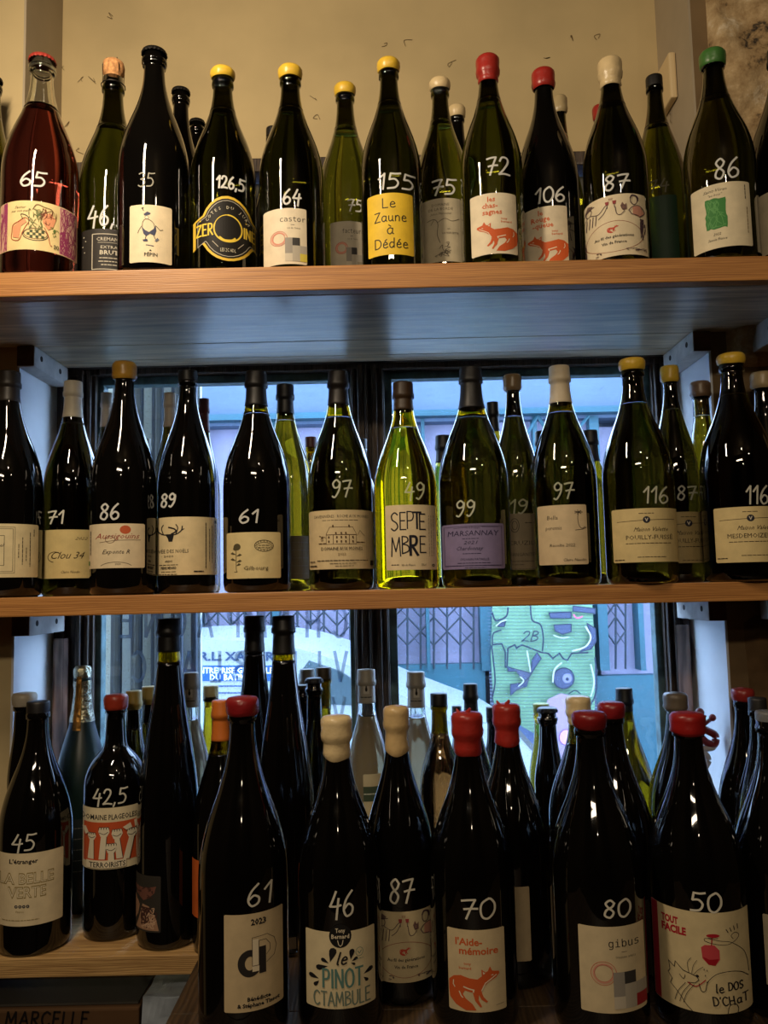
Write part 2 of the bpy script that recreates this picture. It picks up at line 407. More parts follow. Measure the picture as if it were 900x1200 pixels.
# stone blocks low on the right: each its own piece
blk = [(at(873, 800, Y_FACE).x, ZC-.42, 1.15, ZC-.06), (at(873, 800, Y_FACE).x, ZC-.85, 1.0, ZC-.43), (at(858, 450, Y_FACE).x, ZC+.03, 1.0, ZC+.32)]
for i, (a, b, c_, d_) in enumerate(blk):
    st = rough_slab(a, b, c_, d_, Y_FACE, 24, 24, 0.008, 11+i*5, 0.006)
    o = obj('stone_block', st, plain('brown_stone', (112, 88, 60), 0.9, 0.2, var=0.3, scale=14, bump=0.4), wm, smooth=True)
# reveals
upper_m = plain('reveal_upper_shaded', (178, 164, 140), 0.6, 0.3, var=0.05, scale=9, bump=0.08)  # reveals above the top shelf: dimmer side-on lamp light put into the colour
for nm, xa_, xb_ in (('trim_1', X_NL-.004, X_NL), ('trim_2', X_NR, X_NR+.004)):
    struct(nm, bx(xa_, Y_FACE, ZC-1.0, xb_, Y_WIN+.02, Z_TOPU+.01), reveal_m)
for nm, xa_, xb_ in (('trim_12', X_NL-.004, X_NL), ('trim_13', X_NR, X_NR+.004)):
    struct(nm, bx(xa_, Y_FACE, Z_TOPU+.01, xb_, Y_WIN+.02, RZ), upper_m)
# wall above window (beige), below window
zb = at(450, 189, Y_WIN).z
struct('wall_niche', bx(X_NL, Y_WIN, zb, X_NR, Y_BACK, RZ), plaster)
z_sill = at(450, 985, Y_WIN).z
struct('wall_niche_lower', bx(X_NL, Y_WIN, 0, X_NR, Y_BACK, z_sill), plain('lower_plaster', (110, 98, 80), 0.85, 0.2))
# hairline marks and cobwebs on the beige wall
a = Art()
for k, (x, y) in enumerate([(72, 80), (95, 93), (108, 94), (80, 147), (94, 178), (368, 113), (372, 137), (452, 55), (478, 50), (530, 75), (668, 45), (640, 68), (701, 44), (66, 60), (130, 18)]):
    rr = random.Random(k); a.line([(x+rr.uniform(-5, 5), y+rr.uniform(-5, 5)) for _ in range(4)], 0.5, (96, 78, 50), sm=True)
a.finish(lambda x, y, w_: at(x, y, Y_WIN) + Vector((0, -0.001-w_, 0)), 'wall_hairlines', bpy.data.objects['wall_niche'])
# dark beam and frosted fanlight between top shelf and beige wall
dkwood = wood('weathered_dark_wood', (112, 96, 84), (12, 9, 8), 9, 'Z', 0.35, 18, 0.5)
struct('trim_3', bx(X_NL, Y_WIN-.025, zb-.028, X_NR, Y_WIN+.06, zb-0.001, bev=.003), dkwood)
def frosted():
    m, N, L, P = newmat('frosted_pane'); N.remove(P); out = N['Material Output']
    d = N.new('ShaderNodeBsdfDiffuse'); t = N.new('ShaderNodeBsdfTranslucent'); mx = N.new('ShaderNodeMixShader')
    d.inputs['Color'].default_value = lin((120, 118, 110)); t.inputs['Color'].default_value = lin((84, 80, 72)); mx.inputs[0].default_value = 0.4
    L.new(d.outputs[0], mx.inputs[1]); L.new(t.outputs[0], mx.inputs[2]); L.new(mx.outputs[0], out.inputs['Surface']); return m
fan = thing('fanlight', 'grey frosted fanlight behind the bottles of the top shelf, under the beige wall', 'window', (0, Y_WIN, Z_TOP))
fan['kind'] = 'structure'; del fan['label']; del fan['category']; fan.name = 'window_3'
fw = (X_NR-X_NL)/4
for i in range(4):
    obj('pane', bx(X_NL+fw*i+.01, 0.02, -.03, X_NL+fw*(i+1)-.01, .026, zb-.03-Z_TOP), frosted() if i == 0 else bpy.data.materials['frosted_pane'], fan)
for i in range(5):
    obj('frame_bar', bx(max(X_NL, X_NL+fw*i-.012), 0.0, -.03, min(X_NR, X_NL+fw*i+.012), .05, zb-.03-Z_TOP, bev=.002), dkwood, fan)

# ---------------------------------------------------------------- window
def clear_glass():
    m, N, L, P = newmat('window_glass'); N.remove(P); out = N['Material Output']
    t = N.new('ShaderNodeBsdfTransparent'); g = N.new('ShaderNodeBsdfGlossy'); g.inputs['Roughness'].default_value = 0.02
    d = N.new('ShaderNodeBsdfDiffuse'); d.inputs['Color'].default_value = (0.6, 0.75, 0.9, 1)
    tc = N.new('ShaderNodeTexCoord'); n = N.new('ShaderNodeTexNoise'); n.inputs['Scale'].default_value = 420; n.inputs['Detail'].default_value = 3
    L.new(tc.outputs['Object'], n.inputs['Vector'])
    mr = N.new('ShaderNodeMapRange'); mr.inputs['From Min'].default_value = 0.58; mr.inputs['From Max'].default_value = 0.8; mr.inputs['To Min'].default_value = 0.03; mr.inputs['To Max'].default_value = 0.5
    L.new(n.outputs['Fac'], mr.inputs['Value'])
    a1 = N.new('ShaderNodeMixShader'); a2 = N.new('ShaderNodeMixShader')
    L.new(mr.outputs[0], a1.inputs[0]); L.new(t.outputs[0], a1.inputs[1]); L.new(d.outputs[0], a1.inputs[2])
    a2.inputs[0].default_value = 0.05; L.new(a1.outputs[0], a2.inputs[1]); L.new(g.outputs[0], a2.inputs[2])
    L.new(a2.outputs[0], out.inputs['Surface']); return m
pane_m = clear_glass()
tealwood = plain('old_teal_paint', (88, 116, 120), 0.5, 0.4, var=0.3, scale=40, bump=0.2)
def X(px, py=600, Y=Y_WIN): return at(px, py, Y).x
def Z(px, py, Y=Y_WIN): return at(px, py, Y).z
zt = Z(450, 428); zw0 = z_sill
xl0, xl1, xr0, xr1 = X(113, 600), X(413, 600), X(457, 600), X(768, 600)
zg = Z(450, 441)                                                       # top of the glass
# outer frame: head, jambs with raised beads, mullion
struct('trim_4', bx(X_NL, Y_WIN-.01, zg+.012, X_NR, Y_WIN+.05, Z_TOPU+.03, bev=.003), dkwood)
struct('trim_5', bx(X_NL, Y_WIN-.016, zt+.002, X_NR, Y_WIN-.008, zt+.012, bev=.002), plain('grey_bead', (70, 68, 66), .4))
def mullion(x0, x1, beads):
    bm = bx(x0, Y_WIN-.004, zw0, x1, Y_WIN+.05, zg+.02, bev=.002)
    for (a_, b_, d_) in beads: box(bm, x0+(x1-x0)*a_, Y_WIN-.004-d_, zw0, x0+(x1-x0)*b_, Y_WIN, zg+.02, bev=.002)
    return bm
struct('trim_6', mullion(xl1, xr0-.006, [(.05, .16, .006), (.22, .40, .014), (.43, .50, .02), (.62, .78, .014), (.86, .96, .006)]), dkwood)
stripm = wood('flaking_jamb', (200, 160, 138), (22, 16, 20), 5, 'Z', 0.3, 5, 0.4)
struct('trim_7', mullion(X_NL+.001, xl0-.002, [(.3, .34, .012), (.62, .74, .016), (.80, .9, .008)]), dkwood)
struct('trim_8', mullion(xr1+.004, X_NR-.001, [(.08, .14, .010), (.30, .36, .016), (.72, .76, .01)]), dkwood)
struct('trim_9', bx(X_NL+.006, Y_WIN-.016, zw0, X_NL+.034, Y_WIN-.004, Z_MIDU-.05), stripm)
struct('trim_10', bx(X_NR-.032, Y_WIN-.016, zw0, X_NR-.006, Y_WIN-.004, Z_MIDU-.05), stripm)
struct('trim_11', bx(X_NL, Y_WIN-.022, zw0-.03, X_NR, Y_WIN+.12, zw0, bev=.004), dkwood)
wins = []
for i, (x0, x1) in enumerate([(xl0, xl1), (xr0, xr1)]):
    wn = bpy.data.objects.new('window_%d' % (i+1), None); C.objects.link(wn); wn['kind'] = 'structure'; wn.location = ((x0+x1)/2, Y_WIN+.02, zw0)
    Lc = wn.location; og = tuple(Lc)
    t_ = .009
    for q in ((x0-.006, zw0, x0+t_, zg+.012), (x1-t_, zw0, x1+.006, zg+.012), (x0, zg-.004, x1, zg+.012), (x0, zw0, x1, zw0+.02)):
        obj('sash_rail', bx(q[0], Y_WIN+.008, q[1], q[2], Y_WIN+.035, q[3], bev=.002, origin=og), tealwood, wn)
    obj('pane', bx(x0+t_*.5, Y_WIN+.02, zw0+.01, x1-t_*.5, Y_WIN+.024, zg, origin=og), pane_m, wn)
    wins.append((wn, og))
# mirrored lettering painted on the outside of the left pane
lm, _N, _L, _P = newmat('window_lettering')
_P.inputs['Base Color'].default_value = lin((112, 136, 168)); _P.inputs['Roughness'].default_value = .5; _P.inputs['Alpha'].default_value = .6
a = Art()
def mirrored(text_, xright, base, h, wd, adv):
    for k, ch in enumerate(text_):
        if ch == ' ': continue
        g = G[ch]; gw = 0.52*h*(1.25 if ch == 'M' else 1)
        for st in g[1]:
            a.line([(xright-k*adv-p[0]*gw*1.5, base-p[1]*h) for p in smooth(st)], wd, (0, 0, 0), mat=lm)
mirrored('CHAMPAGNE', 406, 746, 36, 4, 31.5)
mirrored('VIN BLANC', 406, 798, 34, 4, 29.5)
mirrored('VINS', 404, 852, 34, 4, 29)
a.finish(lambda x, y, w_: at(x, y, Y_WIN+.026)-Vector(wins[0][1]), 'painted_lettering', wins[0][0])

# ---------------------------------------------------------------- street outside
YF = 7.5; ZG = -0.75
struct('street_ground', bx(-9, Y_BACK+.02, ZG-.1, 9, YF+.5, ZG), plain('asphalt', (55, 53, 57), 0.9, 0.2, var=0.1, scale=3))
teal = plain('teal_paint', (38, 80, 94), 0.5, 0.3, var=0.12, scale=2)
pale = plain('pale_render', (84, 99, 122), 0.8, 0.2, var=0.08, scale=1.5)
lav = plain('lavender_board', (133, 130, 154), 0.7, 0.2, var=0.06, scale=2)
ga = plain('gate_metal', (39, 50, 61), 0.5, 0.4)
bd = thing('shop_building', 'pale blue shopfront across the street with teal joinery and folding gates', 'building', (0, YF, ZG))
def fpart(name, x0, y0, x1, y1, dy, depth, mat):
    bm = pbox(x0, y0, x1, y1, YF-dy, depth)
    for v in bm.verts: v.co -= Vector((0, YF, ZG))
    return obj(name, bm, mat, bd)
fb = obj('wall', bx(-9, .3, 0, 9, .5, 4.4), pale, bd)
fpart('wall_band', -700, 425, 1700, 480, 0.0, .3, pale)
fpart('cornice', -700, 480, 1700, 487, .18, .3, teal)
fpart('fascia', -700, 487, 1700, 494, .05, .3, pale)
fpart('stall_riser', -200, 786, 572, 1010, .02, .3, teal)
fpart('stall_riser', 698, 786, 1300, 1010, .02, .3, teal)
fpart('display_board', -200, 494, 572, 786, -.12, .1, lav)
fpart('display_board', 698, 494, 1300, 786, -.12, .1, lav)
fpart('display_board', 572, 494, 698, 706, -.06, .1, lav)
for x0, x1 in ((228, 236), (318, 326), (455, 461), (497, 501), (560, 573), (628, 633), (697, 708), (744, 750), (788, 800)):
    fpart('teal_post', x0, 487, x1, 786 if x0 != 628 else 706, .06, .2, teal)
def lattice(x0, y0, x1, y1, step, name):
    bm = bmesh.new()
    YL = YF-.02
    def bar(p, q, r): tube(bm, [at(*p, YL)-Vector((0, YF, ZG)), at(*q, YL)-Vector((0, YF, ZG))], r, 4)
    n = int((x1-x0)/step)
    for i in range(n+1):
        x = x0+i*step; bar((x, y0), (x, y1), .010)
        if i < n:
            dy = 33; y = y0
            k = 0
            while y+dy <= y1+1:
                if (k+i) % 2 == 0: bar((x, y), (x+step, y+dy/2), .008); bar((x+step, y+dy/2), (x, y+dy), .008)
                else: bar((x+step, y), (x, y+dy/2), .008); bar((x, y+dy/2), (x+step, y+dy), .008)
                bar((x, y+dy/2), (x+step, y+dy*1.0), .004)
                y += dy; k += 1
    o = obj(name, bm, ga, bd); o['kind'] = 'stuff'; return o
lattice(462, 690, 560, 784, 15.5, 'folding_gate')
lattice(710, 690, 744, 784, 11.5, 'folding_gate')
lattice(240, 700, 440, 784, 15.5, 'folding_gate')
for (p, q) in (((606, 530), (630, 487)), ((630, 487), (655, 530)), ((655, 530), (690, 487)), ((555, 510), (575, 487))):
    bm = bmesh.new(); tube(bm, [at(*p, YF-.08)-Vector((0, YF, ZG)), at(*q, YF-.08)-Vector((0, YF, ZG))], .016, 6); obj('brace', bm, teal, bd)
# roller shutter with graffiti
mint = plain('mint_paint', (106, 142, 112), 0.6, 0.3, var=0.1, scale=6)
bm = bmesh.new(); y = 706
xs0, xs1 = at(573, 780, YF-.05).x, at(697, 780, YF-.05).x; zt_, zb_ = at(635, 704, YF-.05).z, at(635, 1000, YF-.05).z
n = 74
for i in range(n):
    z0 = zb_+(zt_-zb_)*i/n; z1 = zb_+(zt_-zb_)*(i+1)/n; zm = z0+(z1-z0)*.72
    for (za, ya, zc, yc) in ((z0, -.05, zm, -.062), (zm, -.062, z1, -.05)):
        vs = [bm.verts.new(c) for c in ((xs0, ya, za-ZG), (xs1, ya, za-ZG), (xs1, yc, zc-ZG), (xs0, yc, zc-ZG))]; bm.faces.new(vs)
sh = obj('roller_shutter', bm, plain('shutter_paint', (100, 109, 131), 0.5, 0.4, var=0.12, scale=4), bd); sh['kind'] = 'stuff'
a = Art(); DK = (36, 46, 66); DB = (62, 70, 96); WH = (168, 176, 176)
a.poly([(577, 706), (694, 706), (697, 760), (697, 830), (692, 858), (650, 852), (628, 862), (590, 858), (578, 820), (575, 770)], None, mint)
for y in range(709, 860, 4): a.line([(575, y), (696, y-.4)], .55, (58, 84, 96))
for P_ in ([(582, 731), (592, 728), (590, 734), (583, 734)], [(642, 718), (668, 717), (668, 724), (644, 724)], [(648, 732), (668, 731), (668, 740), (658, 743), (649, 739)],
           [(670, 710), (696, 713), (696, 719), (670, 716)], [(686, 730), (696, 736), (697, 751), (691, 760), (677, 764), (688, 754), (691, 744)],
           [(594, 781), (621, 788), (622, 773), (628, 764), (633, 771), (626, 781), (621, 790), (613, 798), (604, 786), (594, 786)],
           [(597, 801), (613, 799), (619, 793), (616, 803), (604, 808), (597, 814)]):
    a.poly(P_, DB); a.line(P_, 1.1, DK, closed=True)
a.disc(659, 794, 12, 12, DB); a.ring(659, 794, 12, 12, 1.4, DK); a.disc(663, 794, 5.5, 5.5, (120, 120, 150)); a.disc(663, 795, 2, 2, DK)
a.line([(576, 755), (587, 754), (591, 764), (591, 781), (593, 781), (594, 759), (602, 755), (604, 759), (610, 755), (633, 764), (641, 765), (646, 771), (654, 765), (658, 771), (663, 773), (668, 765), (687, 764)], 1.8, DK)
a.line([(576, 718), (580, 727), (592, 722), (594, 712)], 2, DK, sm=True); a.line([(620, 706), (622, 726), (632, 732), (635, 748), (634, 762)], 1.8, DK, sm=True); a.line([(586, 738), (577, 742), (576, 754)], 1.6, DK, sm=True)
a.line([(695, 770), (697, 798), (694, 817), (684, 832)], 1.8, DK, sm=True); a.line([(575, 756), (577, 773), (579, 798), (576, 815)], 1.8, DK, sm=True); a.line([(664, 812), (672, 808), (678, 812)], 1.4, DK, sm=True)
a.line([(646, 798), (648, 784), (656, 776)], 1.8, WH, sm=True); a.line([(684, 734), (690, 746), (684, 757), (669, 762)], 1.8, WH, sm=True); a.line([(690, 778), (694, 798), (690, 815)], 1.6, WH, sm=True); a.line([(616, 762), (620, 786)], 1.4, WH); a.line([(580, 733), (586, 728), (592, 726)], 1.3, WH); a.line([(608, 792), (612, 797), (606, 803)], 1.2, WH, sm=True)
a.line([(647, 744), (656, 747), (664, 746)], 1.2, WH, sm=True)
a.hand('2B', 609, 751, 12, 1.3, DK, wid=18, slant=.25)
a.line([(670, 720), (674, 724), (680, 722)], 1.8, (190, 90, 120), sm=True)
PK = (146, 126, 150)
a.poly([(634, 832), (640, 818), (655, 811), (672, 815), (680, 830), (682, 860), (676, 890), (690, 930), (640, 930), (650, 880), (636, 860)], PK)
a.poly([(580, 852), (604, 846), (628, 860), (636, 884), (624, 930), (590, 960), (578, 930)], (66, 80, 112))
a.disc(661, 862, 8, 9, (214, 150, 200)); a.ring(661, 862, 8, 9, 1.2, (120, 90, 170))
g_ = a.finish(lambda x, y, w_: at(x, y, YF-.07)-Vector((0, YF+w_*18, ZG)), 'graffiti', bd)
# parked van
YV = 4.7
van = thing('parked_van', 'white work van with blue lettered band, parked outside the left window', 'van', (at(350, 850, YV).x, YV, ZG))
VO = Vector(van.location)
def slab(pts, Y0, Y1, mat, name, parent, origin, bev=0.02):
    bm = bmesh.new(); P = [at(x, y, Y0) for x, y in pts]
    f0 = bm.faces.new([bm.verts.new(p-origin) for p in P]); f1 = bm.faces.new([bm.verts.new(Vector((p.x, Y1, p.z))-origin) for p in reversed(P)])
    n = len(P); a0 = list(f0.verts); a1 = list(reversed(f1.verts))
    for i in range(n): bm.faces.new((a0[i], a1[i], a1[(i+1) % n], a0[(i+1) % n]))
    if bev: bmesh.ops.bevel(bm, geom=list(f0.edges), offset=bev, segments=3, affect='EDGES')
    bmesh.ops.triangulate(bm, faces=[f for f in bm.faces if len(f.verts) > 4]); bmesh.ops.recalc_face_normals(bm, faces=bm.faces[:])
    return obj(name, bm, mat, parent)
vw = plain('van_white', (138, 148, 154), 0.35, 0.5, coat=.4); vg = plain('van_glass', (58, 76, 84), 0.2, 0.6)
top = smooth([(x_, 690+(y_-690)*1.3) for x_, y_ in ([(-160, 752), (60, 742), (228, 736), (330, 741), (412, 760), (470, 786), (540, 808), (600, 826), (636, 848), (648, 886)])], 4)
zb1 = 1000
slab(top+[(656, 1040), (-160, 1040)], YV, YV+1.75, vw, 'body', van, VO, .04)
slab([(350, 790), (362, 774), (398, 786), (440, 812), (440, 828), (350, 824)], YV-.006, YV+.01, vg, 'side_window', van, VO, .004)
slab([(462, 826), (492, 838), (478, 842), (462, 838)], YV-.006, YV+.01, vg, 'side_window', van, VO, .002)
for cx_ in (60, 555):
    bm = bmesh.new(); p = at(cx_, 985, YV); tube(bm, [Vector((p.x, YV-.03, ZG+.32))-VO, Vector((p.x, YV+.2, ZG+.32))-VO], .32, 24); obj('wheel', bm, plain('tyre', (24, 24, 26), .8), van)
slab([(640, 905), (655, 905), (655, 960), (640, 960)], YV-.03, YV+1.7, plain('bumper', (60, 62, 66), .6), 'bumper', van, VO, .01)
a = Art(); NV = (30, 60, 110)
a.rect(228, 780, 322, 798, (24, 74, 140))
a.text('R.L: XAVIER', 234, 774, 10, (40, 60, 90), al='l', wid=88, bold=.03)
a.text('ENTREPRISE GENERALE', 229, 789, 7, (226, 236, 240), al='l', wid=91, bold=.02)
a.text('DU BATIMENT', 246, 797, 7, (226, 236, 240), al='l', wid=60, bold=.02)
a.micro(250, 804, 292, NV, 2); a.micro(244, 812, 296, NV, 2)
a.rect(150, 760, 229, 763, (150, 176, 190)); a.rect(60, 846, 600, 848, (130, 140, 146))
a.finish(lambda x, y, w_: at(x, y, YV-.006)-VO-Vector((0, w_*4, 0)), 'lettering', van)
# folded metal shutter leaves just outside, left: each slat a part
YS = Y_BACK+.35
ms = thing('folding_shutter', 'folded blue-grey metal shutter leaves outside the left end of the window', 'shutter', (at(170, 700, YS).x, YS, zw0-.3))
slm = plain('shutter_slat', (50, 62, 78), 0.5, 0.5, var=0.15, scale=15)
x = 108; k = 0
while x < 226:
    w_ = 13 if k % 2 == 0 else 11
    dy = 0.05*(k % 2)
    bm = bmesh.new(); p0 = at(x, 700, YS); p1 = at(x+w_-3.6, 700, YS)
    box(bm, p0.x, YS+dy, zw0-.3, p1.x, YS+dy+.02, ZC+.62, bev=.006)
    for v in bm.verts: v.co -= Vector(ms.location)
    obj('slat', bm, slm, ms); x += w_; k += 1
bm = bx(at(108, 700, YS).x, YS+.08, zw0-.3, at(226, 700, YS).x, YS+.1, ZC+.62); [setattr(v, 'co', v.co-Vector(ms.location)) for v in bm.verts]
obj('backing', bm, plain('shutter_back', (190, 205, 215), .6), ms)
# stands on a ledge outside
struct('street_ledge', bx(X_NL-.4, Y_BACK, 0, X_NR+.4, Y_BACK+.6, zw0-.3), plain('ledge', (120, 120, 118), .8))

# ---------------------------------------------------------------- shelves
w_edge = wood('pine_edge', (200, 142, 78), (146, 94, 46), 6, 'X', 0.45, 22, .12)
w_under = wood('pale_laminated_board', (240, 222, 188), (166, 152, 128), 4, 'X', 0.3, 12, .08)
w_under.node_tree.nodes['Principled BSDF'].inputs['Coat Weight'].default_value = .4; w_under.node_tree.nodes['Principled BSDF'].inputs['Coat Roughness'].default_value = .25
w_low = wood('oak_board', (212, 172, 112), (140, 102, 60), 7, 'X', 0.5, 18, .2)
w_low2 = wood('brown_table', (96, 74, 48), (48, 36, 24), 5, 'Y', 0.5, 10, .2)
w_br = plain('whitewashed_batten', (196, 194, 190), 0.7, 0.3, var=0.12, scale=30, bump=.3)
w_brd = plain('batten_end_grain', (92, 60, 38), 0.8, 0.2, var=.2, scale=30)
XA, XB = -0.86, 0.98
def shelf(label, zu, zt__, yf, rows, mats, name='shelf'):
    t = thing(name, label, 'shelf', (0, yf, zu))
    for (y0, y1, xa, xb), m in zip(rows, mats):
        obj('plank', bx(xa, y0, zu, xb, y1-.0012, zt__, bev=.0018, origin=(0, yf, zu)), m, t)
    return t
in0, in1 = X_NL+.001, X_NR-.001
shelf('highest wooden shelf with orange-brown front edge, above the window', Z_TOPU, Z_TOP, Y_TOPF,
      [(Y_TOPF, Y_TOPF+.022, XA, XB), (Y_TOPF+.022, Y_FACE-.002, XA, XB), (Y_FACE-.002, Y_FACE+.09, in0, in1), (Y_FACE+.09, Y_WIN-.027, in0, in1)], [w_edge, w_under, w_under, w_under])
shelf('middle pine shelf crossing in front of the window', Z_MIDU, Z_MID, Y_MIDF,
      [(Y_MIDF, Y_FACE-.002, XA, XB), (Y_FACE-.002, Y_FACE+.09, in0, in1), (Y_FACE+.09, Y_WIN-.027, in0, in1)], [w_edge, w_edge, w_edge])
shelf('lowest oak shelf with bare grain at lower left', Z_LOWU, Z_LOW, Y_LOWF,
      [(Y_LOWF, Y_FACE-.002, XA, XB), (Y_FACE-.002, Y_FACE+.09, in0, in1), (Y_FACE+.09, Y_WIN-.027, in0, in1)], [w_low, w_low, w_low])
def batten(label, x0, x1, y0, y1, ztop, h, holes):
    t = thing('shelf_batten', label, 'bracket', ((x0+x1)/2, y0, ztop-h)); og = tuple(t.location)
    obj('board', bx(x0, y0+.002, ztop-h, x1, y1, ztop-.0005, bev=.0015, origin=og), w_br, t)
    obj('end_grain', bx(x0+.001, y0, ztop-h+.001, x1-.001, y0+.0022, ztop-.0015, origin=og), w_brd, t)
    for side, f in holes:
        bm = bmesh.new(); yy = y0+(y1-y0)*f; xx = x1 if side > 0 else x0
        tube(bm, [(xx-.004*side-og[0], yy-og[1], ztop-h*.45-og[2]), (xx+.0006*side-og[0], yy-og[1], ztop-h*.45-og[2])], .005, 12)
        obj('screw_hole', bm, plain('screw_hole', (30, 20, 14), .8), t)
    return t
bt = .034*S
for nm, side, zz in (('under the top shelf', 'left', Z_TOPU), ('under the top shelf', 'right', Z_TOPU), ('under the middle shelf', 'left', Z_MIDU), ('under the middle shelf', 'right', Z_MIDU), ('under the lowest shelf', 'left', Z_LOWU), ('under the lowest shelf', 'right', Z_LOWU)):
    x0, x1 = (X_NL+.001, X_NL+bt) if side == 'left' else (X_NR-bt, X_NR-.001)
    batten('whitewashed batten %s, screwed to the %s reveal' % (nm, side), x0, x1, Y_FACE-.015, Y_WIN-.028, zz, .036, [(1 if side == 'left' else -1, .2), (1 if side == 'left' else -1, .75)])
for nm, zz, xp, h in (('top', Z_TOPU, 874, .042), ('middle', Z_MIDU, 886, .034)):
    x0 = at(xp, 380 if nm == 'top' else 710, Y_FACE).x
    batten('whitewashed batten under the %s shelf at the far right, on the stone wall' % nm, x0, x0+.045, Y_TOPF+.06 if nm == 'top' else Y_MIDF+.01, Y_FACE-.014, zz, h, [(-1, .6)])

# counter board in front, at the bottom
xc0 = at(216, 1152, 1.24*S).x
ct = thing('counter_table', 'dark brown wooden table top under the front row of bottles', 'table', (0.4, .9, 0))
for k in range(4):
    y0 = .62+(Y_LOWF-.004-.62)*k/4; y1 = .62+(Y_LOWF-.004-.62)*(k+1)/4
    obj('plank', bx(xc0, y0, Z_CTR-.03, 1.0, y1-.001, Z_CTR, bev=.0015, origin=(.4, .9, 0)), w_low2, ct)
for sx in (xc0+.03, .9):
    for sy in (.66, 1.12): obj('leg', bx(sx, sy, 0, sx+.05, sy+.05, Z_CTR-.031, origin=(.4, .9, 0)), w_low2, ct)

# cardboard box under the lowest shelf, left
zbx = ZC-.655*S; yb0 = 1.345*S
bxs = thing('cardboard_box', 'brown cardboard box marked in black marker, below the lowest shelf', 'box', (at(60, 1180, yb0).x, yb0, zbx-.3))
bo = tuple(bxs.location); bxx1 = at(163, 1180, yb0).x
cb = plain('cardboard', (84, 60, 38), 0.8, 0.2, var=.12, scale=9, bump=.1)
obj('carton', bx(-.8, yb0, zbx-.3, bxx1, Y_FACE-.01, zbx, bev=.003, origin=bo), cb, bxs)
obj('flap', bx(-.8, yb0+.01, zbx+.001, bxx1-.004, yb0+.085, zbx+.004, origin=bo), plain('dark_flap', (70, 66, 60), .6, var=.1, scale=12), bxs)
a = Art()
a.hand('MARCELLE', 6, 1202, 16, 2.4, (20, 14, 12), wid=96, slant=.12, sp=.14)
a.finish(lambda x, y, w_: at(x, y, yb0-.0006)-Vector(bo), 'marker_writing', bxs)
wr = thing('plastic_wrap_pack', 'crumpled clear plastic-wrapped parcel beside the cardboard box', 'parcel', (bxx1+.045, yb0, zbx-.3))
bm = bmesh.new(); g = []
x_w0 = bxx1+.004; x_w1 = xc0-.006
wrm = plain('silver_wrap', (170, 180, 192), 0.18, 0.8, var=.2, scale=22)
pk = bx(x_w0, yb0+.005, zbx-.3, x_w1, Y_FACE-.01, zbx+.012)
bmesh.ops.subdivide_edges(pk, edges=pk.edges[:], cuts=9, use_grid_fill=True)
for v in pk.verts:
    d = noise.noise_vector(v.co*26)*.006; v.co += Vector((min(.002, max(-.003, d.x)), d.y, d.z)) - Vector(wr.location)
obj('wrap', pk, wrm, wr)
struct('floor_plinth', bx(-.86, yb0-.03, 0, xc0-.004, Y_FACE-.001, zbx-.31), plain('plinth_wood', (80, 58, 38), .8))

# junction plate on the right reveal, with a crack below it
jy0, jy1 = at(796, 100, Y_FACE+.07), None
jp = thing('plaster_plate', 'cream square cover plate high on the right reveal', 'cover plate', (X_NR-.006, Y_FACE+.10, at(790, 100, Y_FACE+.1).z))
zc_ = jp.location.z
obj('plate', bx(-.008, -.034, -.045, .005, .034, .045, bev=.004), plain('cream_plate', (226, 202, 156), .5), jp)
a = Art(); a.line([(0, 0), (4, 8), (2, 14), (6, 22), (3, 30)], 1.2, (30, 24, 20))
a.line([(4, 8), (9, 6)], .8, (30, 24, 20))
a.finish(lambda x, y, w_: Vector((.0035-w_, .0+x*.0012, -.046-y*.0009)), 'crack', jp)

# water tap with red handle on the right reveal
tp = thing('water_tap', 'red-handled water tap with pale bent pipe, on the right reveal', 'tap', tuple(at(815, 880, 1.40)))
def L3(px, py, Y=1.40): return at(px, py, Y)-Vector(tp.location)
rm = plain('tap_red', (120, 34, 30), .35, .6, var=.15, scale=40); pm = plain('pipe_paint', (176, 170, 164), .5, .4)
bm = bmesh.new()
tube(bm, [L3(812, 842), L3(822, 852), L3(835, 841)], .0035, 8); tube(bm, [L3(822, 852), L3(826, 838)], .003, 8); obj('spindle', bm, rm, tp, True)
for (x, y, r) in ((820, 835, .0075), (835, 841, .006), (813, 860, .006)):
    bm = bmesh.new(); bmesh.ops.create_uvsphere(bm, u_segments=14, v_segments=10, radius=r, matrix=Matrix.Translation(L3(x, y, 1.39))); obj('handle_knob', bm, rm, tp, True)
bm = bmesh.new(); tube(bm, [L3(*p) for p in smooth([(818, 852), (828, 856), (838, 862), (837, 872), (828, 870), (820, 864), (812, 868), (814, 874)])], .0065, 10); obj('valve_body', bm, rm, tp, True)
bm = bmesh.new(); tube(bm, [L3(*p) for p in smooth([(836, 868), (835, 876), (820, 878), (818, 882), (827, 884), (830, 892), (826, 902), (832, 918), (833, 960), (834, 1010)])], .0052, 10); obj('bent_pipe', bm, pm, tp, True)

# ---------------------------------------------------------------- bottles
GL = {
 'black': plain('black_bottle_glass', (7, 6, 5), 0.04, 0.55, coat=.25),
 'matte': plain('satin_teal_glass', (24, 44, 42), 0.35, 0.5),
 'dgreen': glass('dark_olive_glass', (.030, .018, .0008)),
 'olive': glass('olive_glass', (.26, .165, .004)),
 'green': glass('yellow_green_glass', (.52, .34, .006)),
 'lime': glass('lime_glass', (.66, .62, .05)),
 'rose': glass('rose_wine', (.40, .075, .05)),
 'amber': glass('amber_wine', (.25, .09, .02)),
 'clear': glass('clear_glass', (.93, .95, .93), 1.45),
 'pale': glass('pale_wine', (.86, .78, .60)),
 'neck': glass('neck_glass', (.64, .46, .015), 1.45),
}
GL.update({'t_green': glass('bright_green_glass_warm', (.60, .62, .045)), 't_olive': glass('mid_green_glass', (.30, .31, .015)), 't_dgreen': glass('deep_green_glass', (.085, .085, .006)), 't_neck': glass('deep_green_neck_glass', (.10, .10, .01), 1.45)})
